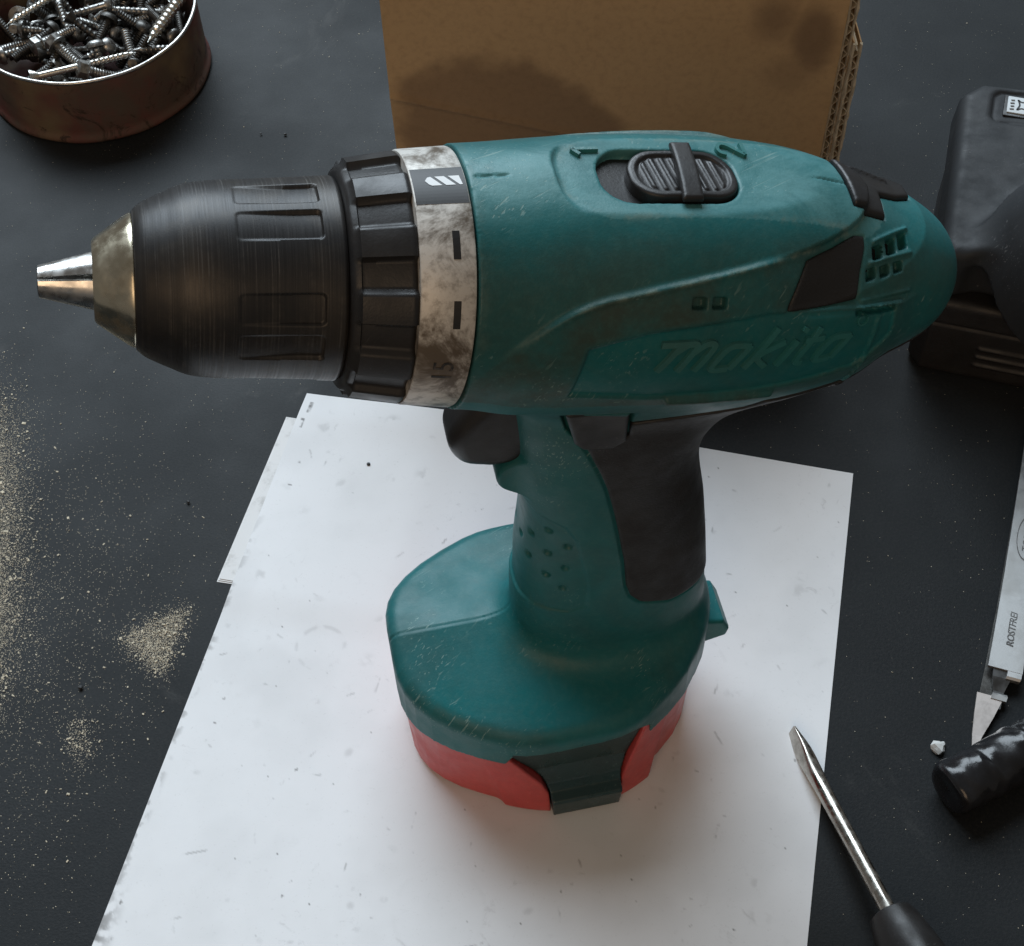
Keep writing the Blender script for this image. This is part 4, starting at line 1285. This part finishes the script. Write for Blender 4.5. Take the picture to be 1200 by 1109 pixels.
# ------------------------------------------------------------------ second power tool on the right (foot and battery)
tl = np.array([157.0, 367.0]); tyaw = radians(-18.0)
tool = empty("grey_power_tool", (tl[0], tl[1], 0.2), tyaw)
tag(tool, "dark grey power tool standing on its black battery at the right edge", "power tool")
def tool_foot(P):
    u, v, z = P.T
    zt = 61 - 0.02 * (v - 50) - 0.0010 * (u - 45) ** 2
    d2 = poly_sdf(u, v, [(-2, 6), (2, 0.5), (82, 0.5), (86, 6), (86, 90), (78, 104), (4, 104), (-4, 95)])
    d = ext(d2 + 0.10 * np.maximum(z - 40, 0) * 0.6, np.maximum(z - zt, 38 - z), 4.5)
    # front cut-away below the handle
    d = smax(d, -(np.hypot((u - 18) / 1.0, (v + 6) / 1.0) - 12) * 1.0, 2.0)
    # recessed indicator panel
    pn = rrect(u, v, 38, 88.5, 28.5, 9.5, 4)
    d = d + 1.0 * (1 - sstep(-0.6, 0.6, pn)) * (z > 50)
    d = d + 0.8 * np.exp(-(pn / 0.9) ** 2) * (z > 50)
    # swelling of the handle root, leaning towards the front right
    c = np.array([54, 12, 60]); ax = np.array([0.55, -0.35, 0.76]); ax /= np.linalg.norm(ax)
    w = np.stack([u, v, z], 1) - c
    t = w @ ax; rad = np.linalg.norm(w - t[:, None] * ax, axis=1)
    hd = np.maximum(rad - 36 + 0.10 * np.abs(t), np.maximum(t - 70, -20 - t))
    d = smin(d, hd, 10.0)
    groove = np.abs(rad - 33 + 0.0 * t)
    return d
sdf_mesh(tool_foot, (-8, -45, 32), (135, 110, 125), 0.9, "foot", M_GREYTOOL, tool)
def tool_handle(P):
    u, v, z = P.T
    c = np.array([54, 12, 60]); ax = np.array([0.55, -0.35, 0.76]); ax /= np.linalg.norm(ax)
    w = np.stack([u, v, z], 1) - c
    t = w @ ax; rad = np.linalg.norm(w - t[:, None] * ax, axis=1)
    d = rad - 37.4 + 0.10 * np.abs(t)
    d = smax(d, np.maximum(t - 72, 6 - t - 0.006 * 0), 2.0)
    rr = np.abs(t - 9.5)
    d = d - 0.9 * (1 - sstep(0.6, 1.8, rr))
    return d
sdf_mesh(tool_handle, (10, -75, 40), (150, 65, 130), 0.9, "rubber_sleeve", M_RUBBER, tool)
def tool_battery(P):
    u, v, z = P.T
    d2 = poly_sdf(u, v, [(-2, 5), (3, -2), (82, -2), (88, 5), (88, 96), (80, 105), (8, 105), (-1, 97)])
    d = ext(d2, np.maximum(z - 38.5, -z), 3.0)
    for k in range(3):
        s = ext(np.maximum(np.abs(u - 42) - 20, np.abs(z - 9 - k * 4.5) - 0.7), np.abs(v + 2) - 0.9, 0.3)
        d = np.minimum(d, s)
    st = np.abs(z - 27); d = d + 0.8 * (1 - sstep(0.2, 0.9, st))
    d = smax(d, -ext(np.maximum(np.abs(u - 62) - 14, np.abs(z - 36) - 8), np.abs(v + 2) - 3, 1.0), 0.8)
    return d
sdf_mesh(tool_battery, (-4, -6, -2), (96, 124, 44), 0.9, "battery", M_RUBBER, tool)
# indicator label with its lamp symbol
def tool_top(co): return np.stack([co[:, 0], co[:, 1], co[:, 2]], 1)
lab = prism("indicator_label", [(14.6, 84.6), (50, 84.6), (50, 94.4), (14.6, 94.4)], 59.0, 59.9, Mat("label_grey_white").color((0.52, 0.55, 0.56, 1)).rough(0.5).m, tool, bevel=0.3)
prism("label_tray", [(13.4, 83.2), (51.4, 83.2), (51.4, 95.6), (13.4, 95.6)], 57.5, 59.3, M_BLACK, tool, bevel=0.4)
def flat_poly(name, poly, z, mat, parent):
    return mesh_from(name, [(p[0], p[1], z) for p in poly], [tuple(range(len(poly)))], mat, parent, False)
def ribbon(name, pts, w, z, mat, parent):
    P = np.array(pts, float); V = []; F = []
    T = np.gradient(P, axis=0); T /= np.linalg.norm(T, axis=1, keepdims=True) + 1e-9; N = np.stack([-T[:, 1], T[:, 0]], 1)
    for p, nn in zip(P, N): V += [(*(p + nn * w / 2), z), (*(p - nn * w / 2), z)]
    for i in range(len(P) - 1): F.append((2 * i, 2 * i + 1, 2 * i + 3, 2 * i + 2))
    return mesh_from(name, V, F, mat, parent, False)
ribbon("lamp_symbol", smooth_curve([(18.4, 92.6), (20.2, 91.4), (25.5, 92.3), (25.5, 86.7), (20.2, 87.6), (18.4, 86.4), (19.2, 89.5), (18.4, 92.6)], 4), 0.7, 60.0, M_PRINT_BLACK, lab)
for k in range(4):
    ribbon("small_print", [(15.6 + 0.2 * (k % 2), 86.3 + 1.8 * k), (17.2, 86.6 + 1.8 * k)], 0.9, 60.0, M_PRINT_WORN, lab)

# ------------------------------------------------------------------ crumbs and dust
def crumb_mesh(name, s, seed, mat):
    bm = bmesh.new(); bmesh.ops.create_icosphere(bm, subdivisions=2, radius=s)
    R = np.random.default_rng(seed)
    for v in bm.verts:
        k = 1 + 0.45 * (R.random() - .5) + 0.35 * math.sin(v.co.x / s * 3 + seed)
        v.co = Vector((v.co.x * k * 1.3, v.co.y * k * 0.9, v.co.z * k * 0.6))
    me = bpy.data.meshes.new(name); bm.to_mesh(me); bm.free(); me.materials.append(mat)
    return me
M_CHIP = Mat("pale_chip").color((0.62, 0.62, 0.60, 1)).rough(0.5).m
chip = new_obj("metal_chip", crumb_mesh("metal_chip", 0.0022, 3, M_CHIP)); chip.location = (0.1352, 0.2045, 0.0012); chip.rotation_euler = (0, 0, .5)
tag(chip, "small crumpled silver chip beside the taped rod", "chip")
M_CRUMB = Mat("black_crumb").color((0.01, 0.01, 0.01, 1)).rough(0.6).m
CR = crumb_mesh("black_crumb", 0.0009, 8, M_CRUMB)
for (x, y, s, lb) in ((-53.5, 326.5, 1.2, "black crumb on the white paper left of the drill's trigger"),
                      (-119.5, 312.5, 1.1, "black crumb on the bench left of the paper"),
                      (-148, 237, 1.4, "black crumb between the two sawdust patches"),
                      (-97.0, 515, 1.2, "black crumb on the bench between tin and box, nearer the box"),
                      (-108.0, 516, .9, "black crumb on the bench between tin and box, nearer the tin")):
    o = new_obj("crumb", CR); o.location = (x * MM, y * MM, 0.0008 + (0.0006 if "paper left" in lb or "white paper" in lb else 0)); o.scale = (s * .75, s * .6, s * .5); o.rotation_euler = (0, 0, x)
    tag(o, lb, "crumb", "black crumbs")

def sawdust():
    R = np.random.default_rng(9); pts = []
    def cl(n, cx, cy, sx, sy, ang=0):
        p = R.normal(0, 1, (n, 2)) * (sx, sy); c_, s_ = cos(ang), sin(ang)
        return np.stack([cx + p[:, 0] * c_ - p[:, 1] * s_, cy + p[:, 0] * s_ + p[:, 1] * c_], 1)
    pts.append(cl(1500, -197, 325, 8.0, 24, 0.15)); pts.append(cl(1900, -190, 268, 9, 22, 0.15)); pts.append(cl(500, -186, 297, 9, 26, 0.1))
    tri = R.random((500, 2)); tri = np.where((tri.sum(1) > 1)[:, None], 1 - tri, tri)
    T0, T1, T2 = np.array([-136.5, 256]), np.array([-115, 268]), np.array([-121, 240])
    pts.append(T0 + tri[:, :1] * (T1 - T0) + tri[:, 1:] * (T2 - T0) + R.normal(0, 2.4, (500, 2)))
    pts.append(cl(80, -145, 217, 3, 4.5)); pts.append(cl(220, -160, 258, 22, 48)); pts.append(cl(110, -146, 212, 22, 42))
    pts.append(np.stack([R.uniform(-240, 240, 220), R.uniform(130, 620, 220)], 1))
    nbig = sum(len(p) for p in pts)
    pts.append(cl(15000, -197, 322, 8.0, 24, 0.15)); pts.append(cl(17000, -190, 268, 8.5, 22, 0.15)); pts.append(cl(4500, -162, 260, 22, 48))
    tr2 = R.random((4200, 2)); tr2 = np.where((tr2.sum(1) > 1)[:, None], 1 - tr2, tr2)
    pts.append(T0 + tr2[:, :1] * (T1 - T0) + tr2[:, 1:] * (T2 - T0) + R.normal(0, 1.7, (4200, 2)) * R.gamma(1.5, .8, (4200, 1)))
    pts.append(cl(450, -145, 217, 2.5, 5.5, .2)); pts.append(np.stack([R.uniform(-240, 240, 3500), R.uniform(130, 620, 3500)], 1))
    P = np.concatenate(pts)
    small = np.arange(len(P)) >= nbig
    # nothing on the paper, under the tin or in the tools
    d = P - P_TL; uu = d @ PU; vv = d @ PV
    keep = ~((uu > -8) & (uu < 212) & (vv > -2) & (vv < 299)) & (np.hypot(*(P - TC).T) > 53)
    P = P[keep]; small = small[keep]; n = len(P)
    a = R.uniform(0, 2 * pi, n); L = R.gamma(2.0, 0.075, n) + 0.06; W = L * R.uniform(.25, .8, n); H = R.uniform(.05, .22, n); z0 = R.uniform(0.0, 0.25, n) * (~small)
    L[small] = 0.05 + R.random(small.sum()) * 0.10; W[small] = L[small] * .7; H[small] *= .35; z0[small] *= .5
    tl_ = R.normal(0, .35, n)
    V = np.empty((n, 5, 3))
    for k, (sx, sy) in enumerate(((-1, -1), (1, -1), (1, 1), (-1, 1))):
        lx = sx * L; ly = sy * W
        V[:, k, 0] = P[:, 0] + lx * np.cos(a) - ly * np.sin(a); V[:, k, 1] = P[:, 1] + lx * np.sin(a) + ly * np.cos(a); V[:, k, 2] = z0 + 0.06 + np.maximum(0, tl_ * sx * .4 * L)
    V[:, 4, 0] = P[:, 0]; V[:, 4, 1] = P[:, 1]; V[:, 4, 2] = z0 + .06 + H
    b = (np.arange(n) * 5)[:, None]
    F = np.concatenate([b + np.array([[0, 1, 4]]), b + np.array([[1, 2, 4]]), b + np.array([[2, 3, 4]]), b + np.array([[3, 0, 4]])])
    M = Mat("sawdust")
    M.color(M.mix(M.ramp(M.noise(700, 2), .3, .7), (0.62, 0.55, 0.42, 1), (0.45, 0.40, 0.31, 1))).rough(0.9).spec(.2)
    o = mesh_from("sawdust", V.reshape(-1, 3), F, M.m, None, False)
    tag(o, "pale sawdust scattered in patches over the left of the bench", "sawdust", kind="stuff")
sawdust()
